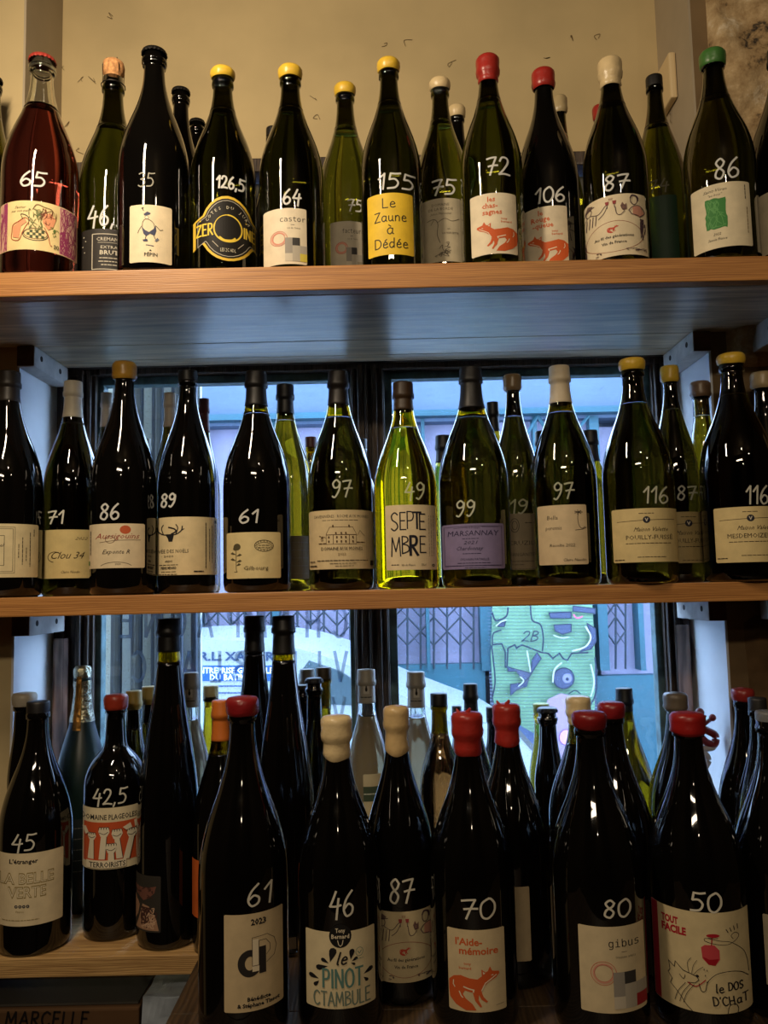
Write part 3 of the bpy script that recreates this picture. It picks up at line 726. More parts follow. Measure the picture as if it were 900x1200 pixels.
NECK_OF = {'t_green': 't_neck', 't_olive': 't_neck', 't_dgreen': 't_dgreen', 'black': 'black', 'matte': 'matte', 'dgreen': 'dgreen', 'olive': 'olive', 'green': 'neck', 'lime': 'neck', 'rose': 'clear', 'amber': 'neck', 'pale': 'clear'}
GL['pale'].node_tree.nodes['Principled BSDF'].inputs['Transmission Weight'].default_value = .6
GL['pale'].node_tree.nodes['Principled BSDF'].inputs['Base Color'].default_value = (.50, .42, .27, 1)
PROF = {
 'bur': [(.45, 1), (.505, .985), (.56, .93), (.62, .825), (.68, .68), (.735, .535), (.79, .415), (.84, .34), (.89, .30), (.95, .285)],
 'bor': [(.62, 1), (.66, .965), (.70, .86), (.735, .70), (.765, .50), (.79, .38), (.84, .33), (.95, .30)],
 'flu': [(.34, 1), (.44, .965), (.54, .86), (.64, .70), (.74, .535), (.83, .42), (.90, .36), (.95, .335)],
 'sml': [(.55, 1), (.61, .97), (.66, .88), (.71, .73), (.76, .55), (.81, .42), (.87, .37), (.95, .35)],
}
wax_noise = lambda c, r: plain('wax_%02x%02x%02x' % c, c, r, .5, var=.06, scale=60, bump=.15)
PLACED = []
def bottle(label, cx, ty, wpx, Y, sh_, g='black', seal=('foil', (22, 20, 19), 12), prof='bur', fill=.83, lab=None, mark=None, dz=0.0, group=None, neckg=None, nr=None, xs=0, seg=44):
    if sh_ == 'top' and 't_'+g in GL: g = 't_'+g
    Y = Y*S; zb_ = SHELF[sh_]
    above = ty < 690
    R = wpx/2/F*proj((0, Y, (zb_+ZC)/2 if sh_ != 'top' else zb_+.1))[2]
    P0 = PROF[prof]; rn = R*P0[-1][1] if nr is None else nr
    pt = at(cx+xs, ty, Y-rn*.9 if above else Y+rn*.9)
    Xc = at(cx+xs, ty, Y).x; H = pt.z-zb_
    PLACED.append((label, Xc, Y, R, sh_, H, cx))
    t = thing('wine_bottle', label, 'bottle', (Xc, Y, zb_+.0003), group)
    k = rn/(R*P0[-1][1])
    pr = [(z*H, (R*r if i < 3 else R*r*(1+(k-1)*min(1, (i-2)/max(1, len(P0)-4))))) for i, (z, r) in enumerate(P0)]
    pr = [(max(a_, .0), b_) for a_, b_ in smooth(pr, 4)]
    lip = H-.026 if H > .2 else H-.02
    zf = fill*H
    body = [(0, .022), (R*.45, .018), (R*.78, .004), (R*.88, 0), (R*.97, .004), (R, .014)]
    sol = glass_solid = NECK_OF[g] != g or g in ('dgreen', 'olive')
    lower = [(r, z) for z, r in pr if z < zf-.001 and z < lip]
    upper = [(r, z) for z, r in pr if z > zf+.001 and z < lip]
    def r_at(zq):
        for (z0, r0), (z1, r1) in zip(pr, pr[1:]):
            if z0 <= zq <= z1: return r0+(r1-r0)*(zq-z0)/max(1e-9, z1-z0)
        return pr[-1][1]
    rf = r_at(zf)
    bm = bmesh.new()
    if g in ('black', 'matte') and neckg is None:
        lathe(bm, body+[(r, z) for z, r in pr if z < lip]+[(rn, lip), (rn*1.16, lip+.001), (rn*1.18, lip+.007), (rn*1.08, lip+.010), (rn*1.06, H-.0015), (rn*.9, H-.0008), (0, H-.001)], seg)
        obj('glass_body', bm, GL[g], t, True)
    else:
        lathe(bm, body+lower+[(rf, zf), (rf-.0004, zf+.0002), (0, zf+.0002)], seg)
        o = obj('glass_body', bm, GL[g], t, True)
        bm = bmesh.new(); wt = .0028
        out = [(rf, zf+.0006)]+upper+[(rn, lip), (rn*1.16, lip+.001), (rn*1.18, lip+.007), (rn*1.08, lip+.010), (rn*1.06, H-.0015), (rn*.9, H-.0008)]
        inn = [(rn-wt, H-.002)]+[(r-wt, z) for r, z in reversed(upper)]+[(rf-wt, zf+.0006), (rf, zf+.0006)]
        lathe(bm, out+inn, seg)
        obj('neck', bm, GL[neckg or NECK_OF[g]], t, True)
    # closure
    kind = seal[0]; col = seal[1] if len(seal) > 1 else None
    dpx = proj((Xc, Y, zb_+H))[2]/F
    if kind == 'foil':
        h = seal[2]*dpx; m = plain('foil_%02x%02x%02x' % col, col, seal[3] if len(seal) > 3 else .45, .5, var=.05, scale=50)
        bm = bmesh.new(); z0 = H-h; e = .0007
        pts = [(r_at(z0)+.0002, z0), (r_at(z0)+e, z0+.0006)]
        zz = z0+.004
        while zz < lip-.001: pts.append((r_at(zz)+e, zz)); zz += .006
        if z0 < lip: pts += [(rn+e, lip-.0005)]
        pts = [p for p in pts if p[1] < lip] if z0 < lip else [(rn*1.08+.0007, z0)]
        if z0 < lip: pts += [(rn*1.18+e, lip+.001), (rn*1.19+e, lip+.007), (rn*1.10+e, lip+.0105)]
        pts += [(rn*1.08+e, H-.002), (rn*1.04+e, H+.0003), (rn*.6, H+.0008), (0, H+.0008)]
        lathe(bm, pts, 32); obj('capsule', bm, m, t, True)
        if len(seal) > 4:
            a = Art(); zc0 = z0+h*.35; rr_ = r_at(zc0)+e+.0004
            a.rect(-3.5, -10, 3.5, 2, (190, 186, 176)); a.disc(0, -3, 1.4, 2.6, (30, 28, 26)); a.rect(-.8, -9, .8, -5, (30, 28, 26)); a.micro(-7, 6, 7, (60, 58, 52), 1.6)
            a.finish(lambda x, y, w_: Vector(((rr_+w_)*math.sin(x*dpx/rr_), -(rr_+w_)*math.cos(x*dpx/rr_), zc0-y*dpx)), 'capsule_print', t, step=2, xr=(-8, 8))
    elif kind == 'wax':
        h = seal[2]*dpx; m = wax_noise(tuple(col), .32); drip = seal[3] if len(seal) > 3 else .0015; sd = cx*1.7
        z0 = H-h; e = .0016; pts = [(r_at(z0)+.0001, z0), (r_at(z0)+e, z0+.002)]; zz = z0+.006
        while zz < lip-.004: pts.append((r_at(zz)+e, zz)); zz += .005
        if z0 > lip-.003: pts = [(rn*1.17, z0), (rn*1.17+e, z0+.002)]
        pts += [p for p in [(rn*1.05+e, lip-.003), (rn*1.22+e, lip+.001), (rn*1.27+e, lip+.007), (rn*1.20+e, lip+.012)] if p[1] > z0+.003]
        pts += [(rn*1.24+e, H-.006), (rn*1.22+e, H-.001), (rn*1.05+e, H+.0025), (rn*.6, H+.004), (0, H+.0045)]
        nlow = 2
        def wob(j, a_, r, z):
            if j < nlow: z += drip*(-.9*math.cos(a_+math.pi/2+.3*math.sin(sd))+.22*math.sin(a_*3+sd))
            return r*(1+.02*noise.noise(Vector((math.cos(a_)*2+sd, math.sin(a_)*2, z*60)))), z
        bm = bmesh.new(); lathe(bm, pts, 36, wob); obj('wax_seal', bm, m, t, True)
        if len(seal) > 4:
            bm = bmesh.new(); tube(bm, [(0, -.004, H+.002), (.004, -.006, H+.009)], [.004, .0015], 8); tube(bm, [(-.01, 0, H+.002), (-.013, -.002, H+.008)], [.003, .001], 8); obj('wax_tip', bm, m, t, True)
    elif kind == 'crown':
        m = plain('crown_%02x%02x%02x' % col, col, .35, .5, metal=.3)
        rc = rn*1.2
        def wob(j, a_, r, z): return (r*(1+.045*math.cos(21*a_)) if j <= 1 else r), z
        bm = bmesh.new(); lathe(bm, [(rc*1.05, H-.006), (rc*1.04, H-.003), (rc, H), (rc*.8, H+.0018), (0, H+.002)], 84, wob); obj('crown_cap', bm, m, t, True)
        bm = bmesh.new(); lathe(bm, [(rn*1.05, H-.022), (rn*1.25, H-.02), (rn*1.27, H-.015), (rn*1.05, H-.013)], 36)
        obj('neck_ring', bm, GL[neckg or NECK_OF[g]], t, True)
    elif kind == 'cork':
        m = plain('cork', (206, 150, 98), .8, .2, var=.25, scale=220)
        bm = bmesh.new(); lathe(bm, [(rn*.8, H-.004), (rn*.85, H+.002), (rn*1.12, H+.008), (rn*1.18, H+.018), (rn*1.05, H+.026), (rn*.7, H+.030), (0, H+.031)], 30); obj('cork', bm, m, t, True)
        wm_ = plain('wire', (70, 66, 60), .35, .5, metal=.9); bm = bmesh.new()
        for q in range(4):
            a_ = math.pi/4+q*math.pi/2; tube(bm, [(rn*1.2*math.cos(a_), rn*1.2*math.sin(a_), H-.014), (rn*1.24*math.cos(a_), rn*1.24*math.sin(a_), H+.016), (rn*.75*math.cos(a_), rn*.75*math.sin(a_), H+.031)], .0007, 5)
        tube(bm, [(rn*1.25*math.cos(q/12*6.284), rn*1.25*math.sin(q/12*6.284), H-.014) for q in range(13)], .0009, 5, False)
        obj('wire_cage', bm, wm_, t, True)
    elif kind == 'champ':
        m = plain('silver_foil', (190, 186, 160), .25, .6, metal=.8, var=.2, scale=90, bump=.5); m2 = plain('gold_foil', (176, 128, 60), .3, .6, metal=.8, var=.2, scale=90, bump=.4)
        h = seal[2]*dpx; z0 = H-h; pts = [(r_at(z0)+.001, z0)]; zz = z0+.004
        while zz < H-.036: pts.append((r_at(zz)+.0015, zz)); zz += .005
        pts += [(rn*1.25, H-.030), (rn*1.12, H-.020), (rn*1.22, H-.012), (rn*1.18, H-.003), (rn*.9, H+.002), (0, H+.003)]
        def wob(j, a_, r, z): return r*(1+.04*noise.noise(Vector((math.cos(a_)*4, math.sin(a_)*4, z*150)))), z
        bm = bmesh.new(); lathe(bm, pts, 40, wob); obj('foil', bm, m, t, True)
        a = Art(); rr_ = R*.30+.0035
        a.rect(-3.5, -10, 3.5, h/dpx-12, None, m2)
        a.finish(lambda x, y, w_: Vector(((r_at(H-.03-y*dpx)+.0035)*math.sin(x*dpx/.02), -(r_at(H-.03-y*dpx)+.0035)*math.cos(x*dpx/.02), H-.03-y*dpx)), 'foil_band', t, step=1.5, xr=(-5, 5))
    # print on the glass
    phi = math.atan2(Xc, Y)
    def mapper(x0, y0, x1, y1):
        ym = (y0+y1)/2; pc = proj((Xc, Y, at(cx, ym, Y-R*.85).z)); sc = pc[2]/F
        def ang(px): return math.asin(max(-.99, min(.99, (px-pc[0])*sc/(R+.0005))))-phi
        a0, a1 = ang(x0), ang(x1)
        z1 = at((x0+x1)/2, y0, Y-R*.9).z-zb_; z0 = max(.009, at((x0+x1)/2, y1, Y-R*.9).z-zb_)
        def rad(z): return max(r_at(z), .004) if z > pr[0][0] else R
        def fn(x, y, w_):
            th = ang(x0+x); z = z1+(z0-z1)*y/(y1-y0); rr_ = rad(z)+w_
            return Vector((rr_*math.sin(th), -rr_*math.cos(th), z))
        return fn, (x0, x1)
    if lab:
        bxp, shape, colr, art = lab
        x0, y0, x1, y1 = bxp; fn, _ = mapper(*bxp); W = x1-x0; Hh = y1-y0
        base = Art()
        if shape is None:
            c_ = min(1.2, W*.1); shape = [(c_, 0), (W-c_, 0), (W, c_), (W, Hh-c_), (W-c_, Hh), (c_, Hh), (0, Hh-c_), (0, c_)]
        base.poly(shape, None, paper(colr)); lo = base.finish(fn, 'label', t, step=2.5, xr=(0, W), base=.00035)
        if art:
            A = Art(); art(A, W, Hh); A.finish(fn, 'print', lo, step=3, xr=(0, W), base=.0005, lz=.00003)
    if mark:
        s_, x0, y0, x1, y1 = mark[:5]; mc = mark[5] if len(mark) > 5 else (206, 205, 198); wd = (mark[6] if len(mark) > 6 else 2.5)*.85
        fn, _ = mapper(x0, y0, x1, y1); A = Art(); A.hand(s_, 0, y1-y0, y1-y0, wd, mc, wid=x1-x0, slant=.06, sp=.06)
        A.finish(fn, 'price_mark', t, step=3, xr=(-2, x1-x0+2), base=.0006)
    return t

# ---- label artwork ---------------------------------------------------------
K = (30, 28, 30); CR = (228, 214, 184); OR = (204, 92, 44)
FOXP = [(95, 650), (140, 605), (200, 590), (280, 612), (350, 620), (390, 590), (388, 525), (425, 555), (445, 545), (465, 500), (485, 545), (545, 560), (550, 580), (520, 615), (470, 640), (440, 660), (400, 700), (385, 745), (400, 790), (440, 840), (425, 850), (380, 815), (360, 770), (355, 820), (385, 885), (370, 893), (325, 830), (305, 750), (235, 735), (215, 770), (240, 810), (300, 860), (335, 920), (240, 925), (150, 880), (100, 820), (93, 740)]
def fox(A, x, y, w_, h_, col, flip=False, ear=CR):
    def q(p):
        u_ = (p[0]-93)/(550-93); v_ = (p[1]-500)/(925-500)
        return (x+(1-u_ if flip else u_)*w_, y+v_*h_)
    A.poly([q(p) for p in FOXP], col)
    A.line([q(p) for p in ((225, 700), (270, 715), (315, 725), (310, 745))], h_*.03, ear); A.line([q(p) for p in ((135, 650), (132, 690), (145, 715))], h_*.02, ear)
    A.line([q(p) for p in ((185, 750), (200, 790), (215, 805))], h_*.025, ear); A.line([q(p) for p in ((520, 590), (470, 625), (420, 660), (385, 730))], h_*.022, ear)
    A.poly([q(p) for p in ((400, 545), (402, 575), (422, 565))], ear); A.line([q(p) for p in ((478, 588), (492, 584))], h_*.02, ear)
def pixel_label(name, col, small='vin de france'):
    def f(A, W, H):
        A.text(name, W*.68, H*.24, H*.12, K, 'm', wid=W*.46 if len(name) < 6 else W*.58)
        A.line([(W*.64, H*.30), (W*.72, H*.30)], .5, K); A.text(small, W*.70, H*.37, H*.035, K, 'm', wid=W*.3)
        for r in (1, .72): A.ring(W*.36, H*.54, W*.19*r, W*.19*r, .6, (196, 96, 80))
        A.ring(W*.36, H*.54, W*.155, W*.155, 1.4, (214, 150, 130), 20, 330)
        gx, gy, s = W*.50, H*.53, W*.2; sh = H*.14
        for i, row in enumerate([((150, 144, 134), (60, 58, 56), None), ((150, 144, 134), (176, 168, 152), (170, 162, 148)), ((198, 188, 168), (176, 168, 152), col)]):
            for j, c in enumerate(row):
                if c: A.rect(gx+(j)*s*.85, gy+i*sh, min(W, gx+(j+1)*s*.85), min(H-.3, gy+(i+1)*sh), c)
    return f
def lab_picnic(A, W, H):
    PU = (150, 60, 100)
    A.rect(.5, .5, 8, H-.5, (206, 160, 140)); A.rect(62, .5, W-.5, H-.5, (212, 170, 152))
    A.scrib(1, 2, 7.5, H-2, 22, .6, PU, 3, .8); A.scrib(63, 2, W-2, H-2, 46, .6, PU, 5, .5); A.scrib(63, H*.5, 72, H-2, 20, .9, PU, 8, .6)
    A.text('Sauter', 21, 9, 3, (70, 60, 40), sh=.3); A.text('sur son pain', 21, 13, 2.6, (70, 60, 40), sh=.3)
    A.ring(37, 39, 13, 7, .8, K); A.ring(37, 38, 12, 6, .6, (120, 90, 60))
    for i in range(6):
        for j in range(3):
            if (i+j) % 2: A.rect(28+i*3, 34+j*3, 31+i*3, 37+j*3, (70, 80, 50))
    A.line([(13, 36), (14, 28), (20, 24), (26, 20), (30, 24), (27, 30), (24, 36), (20, 46), (13, 44), (13, 36)], .7, (170, 80, 50), sm=True)
    A.poly([(14, 30), (20, 25), (26, 21), (28, 25), (22, 30), (20, 44), (14, 42)], (222, 150, 110))
    A.line([(24, 22), (22, 16), (28, 18), (31, 24)], .7, K, sm=True)
    A.poly([(46, 14), (52, 12), (58, 18), (55, 28), (50, 32), (44, 24)], (218, 150, 110)); A.line([(46, 30), (50, 38), (52, 48), (54, 50)], .8, (170, 80, 50), sm=True)
    A.scrib(42, 8, 58, 28, 10, .6, (110, 60, 40), 9, .6); A.scrib(30, 10, 44, 34, 22, .5, (96, 110, 60), 2, .5); A.scrib(52, 28, 62, 42, 6, .5, (80, 110, 50), 4)
    A.line([(34, 10), (38, 4), (46, 6), (54, 8), (58, 18)], .7, (120, 100, 60), sm=True); A.hand('20', 56, H-5, 4, .6, K)
def lab_cremant(A, W, H):
    GY = (196, 188, 170)
    A.line([(12, 6), (W-3, 6), (W-3, H-3), (12, H-3)], .8, GY, closed=True)
    A.text('CREMANT', 30, 14, 4.2, GY, wid=27); A.line([(18, 16), (W-6, 16)], .4, GY); A.text('EXTRA', 30, 23, 3.4, GY, wid=18); A.text('BRUT', 30, 30, 5, GY, wid=20, bold=.02)
    A.micro(20, 34, 44, GY); A.micro(19, 38, 44, GY); A.micro(22, 42, 42, GY)
    for x, y in ((3, 8), (5, 13), (2, 19), (4, 26)): A.disc(x, y, .6, .6, GY)
def lab_pepin(A, W, H):
    BL = (62, 66, 92)
    A.line([(13, 4), (15, 7)], .8, K); A.disc(14, 4, 1.3, .8, K)
    A.poly([(15, 11), (19, 8), (23, 10), (21, 12), (16, 13)], BL); A.disc(18.5, 15, 2, 2.2, (232, 214, 184)); A.ring(18.5, 15, 2, 2.2, .4, K)
    A.line([(14, 28), (14, 21), (17, 17), (22, 18), (26, 22), (27, 27)], .6, K, sm=True)
    A.poly([(13, 26), (17, 30), (21, 32), (26, 28), (28, 24), (29, 30), (27, 36), (22, 34), (18, 37), (15, 34)], BL)
    A.line([(13, 25), (10, 30), (9, 33)], .6, K); A.line([(28, 24), (33, 29), (36, 28)], .6, K)
    A.line([(18, 36), (17, 40)], .7, K); A.line([(26, 36), (28, 40)], .7, K); A.poly([(14, 41), (19, 40), (20, 43), (15, 43)], BL); A.poly([(27, 42), (30, 38), (32, 40), (29, 43)], (110, 110, 120))
    A.line([(18, 47), (26, 48)], .8, (90, 90, 110)); A.text('PÉPIN', W/2, 60, 4, K, wid=14, bold=.01); A.poly([(21, 54), (24, 54), (22.5, 52)], K)
YE = (232, 200, 70)
def zero_shape(W, H, s=1.0, off=0):
    cx, cy = W/2, H/2; pts = []
    def P(x, y): return (cx+(x-.5)*W*s, cy+(y-.5)*H*s)
    r = [(0, .36), (.13, .29)]
    for k in range(11):
        a_ = math.radians(205+k*13); r.append((.5+.40*math.cos(a_), .5+.5*math.sin(a_)))
    r += [(.87, .29), (1, .36), (1, .74), (.87, .72)]
    for k in range(11):
        a_ = math.radians(30+k*12); r.append((.5+.40*math.cos(a_), .5+.5*math.sin(a_)))
    r += [(.13, .72), (0, .80)]
    return [P(*p) for p in r]
def lab_zero(A, W, H):
    A.poly([(x, y) for x, y in zero_shape(W, H, .92)], (26, 23, 20))
    A.line(zero_shape(W, H, .86), .6, (190, 184, 170), closed=True)
    A.ring(W*.5, H*.5, W*.20, W*.20, 1.6, YE, -90, 200); A.ring(W*.5, H*.5, W*.20, W*.20, .9, YE, 200, 270)
    A.line([(W*.38, H*.64), (W*.45, H*.685), (W*.55, H*.68), (W*.6, H*.645)], 2.2, YE, sm=True)
    A.hand('ZER', 4, H*.60, 13, 1.7, YE, wid=18); A.line([(8, H*.36), (8.5, H*.37)], 1.3, YE); A.hand('INE', W-21.5, H*.60, 12, 1.6, YE, wid=13); A.line([(W-19, H*.36), (W-18.5, H*.37)], 1.3, YE)
    for k, ch in enumerate('COTES DU JURA'):
        if ch == ' ': continue
        a_ = math.radians(-90+(k-6)*10.5); A.text(ch, W*.5+W*.31*math.cos(a_), H*.52+W*.31*math.sin(a_), 3.4, (214, 206, 180), rot=math.degrees(a_)+90)
    A.text('LES 2C ADL', W*.5, H*.86, 4, (214, 206, 180), wid=17); A.line([(W*.28, H*.70), (W*.36, H*.79)], .6, (200, 190, 170)); A.line([(W*.72, H*.70), (W*.64, H*.79)], .6, (200, 190, 170))
def lab_zaune(A, W, H):
    B = (48, 46, 30)
    A.hand('Le', 17, 17, 11, 1.2, B, wid=15); A.hand('Zaune', 8, 33, 11, 1.2, B, wid=36); A.hand('à', 22, 48, 12, 1.2, B, wid=7); A.hand('Dédée', 8, 64, 11, 1.2, B, wid=37)
def lab_dom(A, W, H):
    G_ = (84, 76, 62)
    A.text('DOMAINE', W*.5, 9, 3.2, G_, wid=20); A.text('DE LA BORDE', W*.5, 14, 3.2, G_, wid=28); A.text('Julien Mareschal', W*.5, 19, 2.4, G_, wid=24, sh=.3)
    A.line([(8, 25), (16, 24), (20, 30), (19, 42), (22, 52)], .7, G_, sm=True); A.line([(20, 28), (28, 24), (36, 27), (44, 24)], .6, G_, sm=True); A.line([(16, 24), (12, 30)], .5, G_)
    A.text('LA MARCETTE', W*.72, 42, 2.2, G_, wid=18); A.text('en', W*.68, 37, 2.4, G_)
    A.scrib(16, 52, 34, 68, 8, .6, G_, 6, .7)
def lab_fox(title, flip=True, first=None):
    def f(A, W, H):
        if first is None:
            for i, s_ in enumerate(title): A.text(s_, W*.38+i*2.5, H*(.14+.105*i), H*.085, OR, bold=.02, al='l' if i == 0 else 'c', wid=None)
            A.text('tony', W*.66, H*.44, 2.6, OR, al='l', bold=.01); A.text('bernard', W*.66, H*.49, 2.6, OR, al='l', bold=.01)
            fox(A, W*.13, H*.46, W*.87, H*.50, OR, True)
        else:
            A.text(title[0], W*.14, H*.19, H*.085, OR, al='l', bold=.025); A.text(title[1], W*.20, H*.30, H*.085, OR, al='l', bold=.025, wid=W*.68)
            A.text('tony', W*.40, H*.43, 3, OR, al='r', bold=.015); A.text('bernard', W*.40, H*.485, 3, OR, al='r', bold=.015)
            fox(A, W*.01, H*.45, W*.88, H*.53, OR, False)
            A.line([(W*.82, H*.93), (W*.95, H*.92)], .4, K)
    return f
def lab_generations(A, W, H):
    RB = (150, 96, 76); D = (70, 50, 60)
    A.ring(W*.5, H*.68, W*.44, H*.25, .7, RB)
    fox(A, W*.40, H*.50, W*.18, H*.12, (190, 70, 50), False)
    A.text('Au fil des générations', W*.5, H*.70, H*.045, K, wid=W*.60, bold=.015); A.text('Vin de France', W*.5, H*.80, H*.045, K, wid=W*.38, bold=.015)
    # left drinker
    A.ring(W*.13, H*.16, W*.045, H*.06, .7, D); A.poly([(W*.06, H*.12), (W*.12, H*.04), (W*.20, H*.08), (W*.16, H*.13)], (110, 90, 80)); A.line([(W*.05, H*.14), (W*.22, H*.10)], .8, D)
    A.line([(W*.10, H*.22), (W*.03, H*.30), (W*.02, H*.46)], .7, D, sm=True); A.line([(W*.16, H*.22), (W*.28, H*.26), (W*.38, H*.17), (W*.41, H*.15)], .7, D, sm=True); A.line([(W*.28, H*.34), (W*.36, H*.28), (W*.42, H*.18)], .7, D, sm=True)
    for k in range(4): A.line([(W*(.10+.05*k), H*.26), (W*(.08+.05*k), H*.42)], .8, D)
    # glasses
    for gx in (.42, .53): A.poly([(W*(gx-.03), H*.10), (W*(gx+.03), H*.10), (W*(gx+.02), H*.155), (W*(gx-.02), H*.155)], (150, 60, 60)); A.line([(W*gx, H*.15), (W*gx, H*.21)], .6, D)
    for k in range(3): A.line([(W*(.45+.025*k), H*.05), (W*(.455+.018*k), H*.08)], .5, RB)
    # right drinker with cat
    A.line([(W*.54, H*.20), (W*.56, H*.32), (W*.62, H*.34), (W*.68, H*.28)], .7, D, sm=True)
    A.poly([(W*.62, H*.20), (W*.65, H*.14), (W*.68, H*.19), (W*.71, H*.16), (W*.71, H*.26), (W*.65, H*.27)], (120, 90, 80)); A.ring(W*.665, H*.225, W*.03, H*.035, .5, D)
    A.ring(W*.82, H*.11, W*.05, H*.075, .8, D); A.line([(W*.77, H*.08), (W*.80, H*.03), (W*.87, H*.05), (W*.88, H*.12)], 1.4, D, sm=True)
    A.poly([(W*.80, H*.22), (W*.90, H*.20), (W*.97, H*.32), (W*.90, H*.38), (W*.80, H*.34)], (196, 140, 118)); A.line([(W*.74, H*.28), (W*.80, H*.22), (W*.90, H*.20), (W*.97, H*.30), (W*.90, H*.38)], .8, D, sm=True); A.line([(W*.74, H*.28), (W*.78, H*.34), (W*.88, H*.36)], .7, D)
    A.scrib(W*.03, H*.55, W*.07, H*.9, 8, .5, D, 2, .8); A.scrib(W*.90, H*.42, W*.97, H*.75, 14, .6, D, 4, .8); A.scrib(W*.08, H*.90, W*.30, H*.96, 5, .5, D, 3, .5); A.scrib(W*.68, H*.90, W*.97, H*.97, 7, .5, D, 7, .5)
def lab_savoie(A, W, H):
    A.text('Saint-Véran', W*.42, 9, 3.6, K, sh=.35, wid=25); A.text('"au bois"', W*.42, 14, 2.8, K, sh=.3, wid=15)
    rr = random.Random(4); pts = []
    for k in range(36):
        t_ = k/36*4; e = rr.uniform(-.9, .9); s_ = int(t_); f_ = t_-s_
        p = [(15+22*f_, 17+e), (37+e, 17+35*f_), (37-22*f_, 52+e), (15+e, 52-35*f_)][s_]; pts.append(p)
    A.poly(pts, (62, 128, 62)); A.scrib(17, 19, 35, 50, 16, .6, (96, 160, 90), 12, .8); A.text('2022', W*.42, 60, 2.8, K, sh=.3); A.text('Savoie France', W*.42, 66, 3, K, sh=.35, wid=20)
    A.microv(W-5, 4, 20, K, 1); A.microv(W-4, 30, 60, (110, 90, 60), 1)
def lab_framed(A, W, H):
    A.line([(-1, 4), (W-25, 4), (W-25, H-5), (-1, H-5)], .4, K); A.line([(-1, 6), (W-27, 6), (W-27, H-7), (-1, H-7)], .4, K)
    A.line([(-1, 14), (W-36, 14), (W-36, H-14), (-1, H-14)], .5, K); A.text('el', W-38, 27, 4, K, sh=.4)
    for i, (a_, b_) in enumerate(((24, 40), (16, 48), (28, 44), (10, 50), (6, 14))): A.microv(W-21+i*4, a_, b_, K, 1, i)
def lab_clou(A, W, H):
    B = (60, 48, 30); A.text('2022', W*.78, 12, 3.2, B, sh=.5, wid=14); A.text('Clou 34', W*.56, 34, 8, B, sh=.45, wid=36); A.ring(W*.33, 32, 7, 6, .7, B, 100, 330); A.text('Claire Naudin', W*.6, 51, 3, B, sh=.4, wid=20)
def lab_script(A, W, H):
    A.disc(W*.67, H*.14, 6, 5, (190, 90, 50)); A.text('Aussigouins', W*.54, H*.34, 6.5, (150, 60, 50), sh=.35, wid=48); A.line([(16, H*.42), (34, H*.38), (60, H*.37)], .5, (90, 60, 50), sm=True)
    A.ring(W*.42, H*.36, 5, 4, .5, (90, 60, 50)); A.text('Exponte R', W*.52, H*.68, 5, (50, 46, 46), sh=.4, wid=30); A.ring(W*.52, H*1.0, 18, 7, .4, K, 205, 335); A.text('2020', W*.55, H*.93, 2.2, K)
    A.microv(3, 5, 40, K, 1, 1); A.microv(6, 8, 36, K, 1, 2); A.rect(2, H-9, 5.5, H-4, (70, 120, 50))
def lab_deer(A, W, H):
    A.poly([(16, 20), (26, 20), (25, 25), (24, 29), (20, 29), (19, 25)], K)
    for s_ in (-1, 1):
        c = 21; A.line([(c+s_*3, 21), (c+s_*8, 20), (c+s_*13, 16), (c+s_*14, 11)], 1.3, K, sm=True); A.line([(c+s_*7, 20), (c+s_*9, 13), (c+s_*7, 9)], 1.1, K, sm=True); A.line([(c+s_*12, 17), (c+s_*16, 14)], .9, K)
    A.line([(23, 20), (28, 17), (26, 14), (20, 12)], 1.6, K, sm=True)
    A.text('CUVÉE DES NOËLS', 22, 42, 4, K, wid=40); A.text('· 2020 ·', 20, 47, 2.2, K, wid=16); A.text('ANJOU', 20, 53, 2.4, K, wid=8, bold=.02); A.micro(10, 56, 30, K, 1); A.text('PIERRE MENARD', 20, 61, 3, K, wid=17, bold=.02); A.micro(12, 64, 28, K, .8); A.micro(9, 67, 29, K, .9)
    A.microv(W-14, 7, 60, K, 1.2, 3); A.microv(W-10, 14, 52, K, .9, 4); A.microv(W-7, 10, 54, K, .9, 5); A.microv(W-3, 4, 60, K, .9, 6); A.rect(W-4, 3, W-2, 7, K); A.micro(48, 64, 58, K, 2)
def lab_flower(A, W, H):
    D = (86, 78, 54)
    A.disc(12, 17, 4, 4, D); A.disc(10, 19, 2.5, 2.2, D); A.line([(11, 18), (11, 42), (12, 46), (9, 46)], .7, D, sm=True)
    for (x, y, s_) in ((7, 24, -1), (15, 26, 1), (7, 31, -1), (15, 33, 1), (14, 37, 1)): A.poly([(11, y+2), (x, y-1.2), (x+s_*2.5, y+.5), (x, y+1.8)], D)
    A.ring(42, 16, 10.5, 6.5, .7, D); A.ring(42, 16, 8, 4, .4, D); A.micro(36, 15.5, 48, D, 1); A.micro(36, 18, 48, D, .8)
    for k in range(16): a_ = k/16*6.283; A.disc(42+9.2*math.cos(a_), 16+5.2*math.sin(a_), .5, .5, D)
    A.text('Gilbourg', 33, 44, 4.6, D, wid=27)
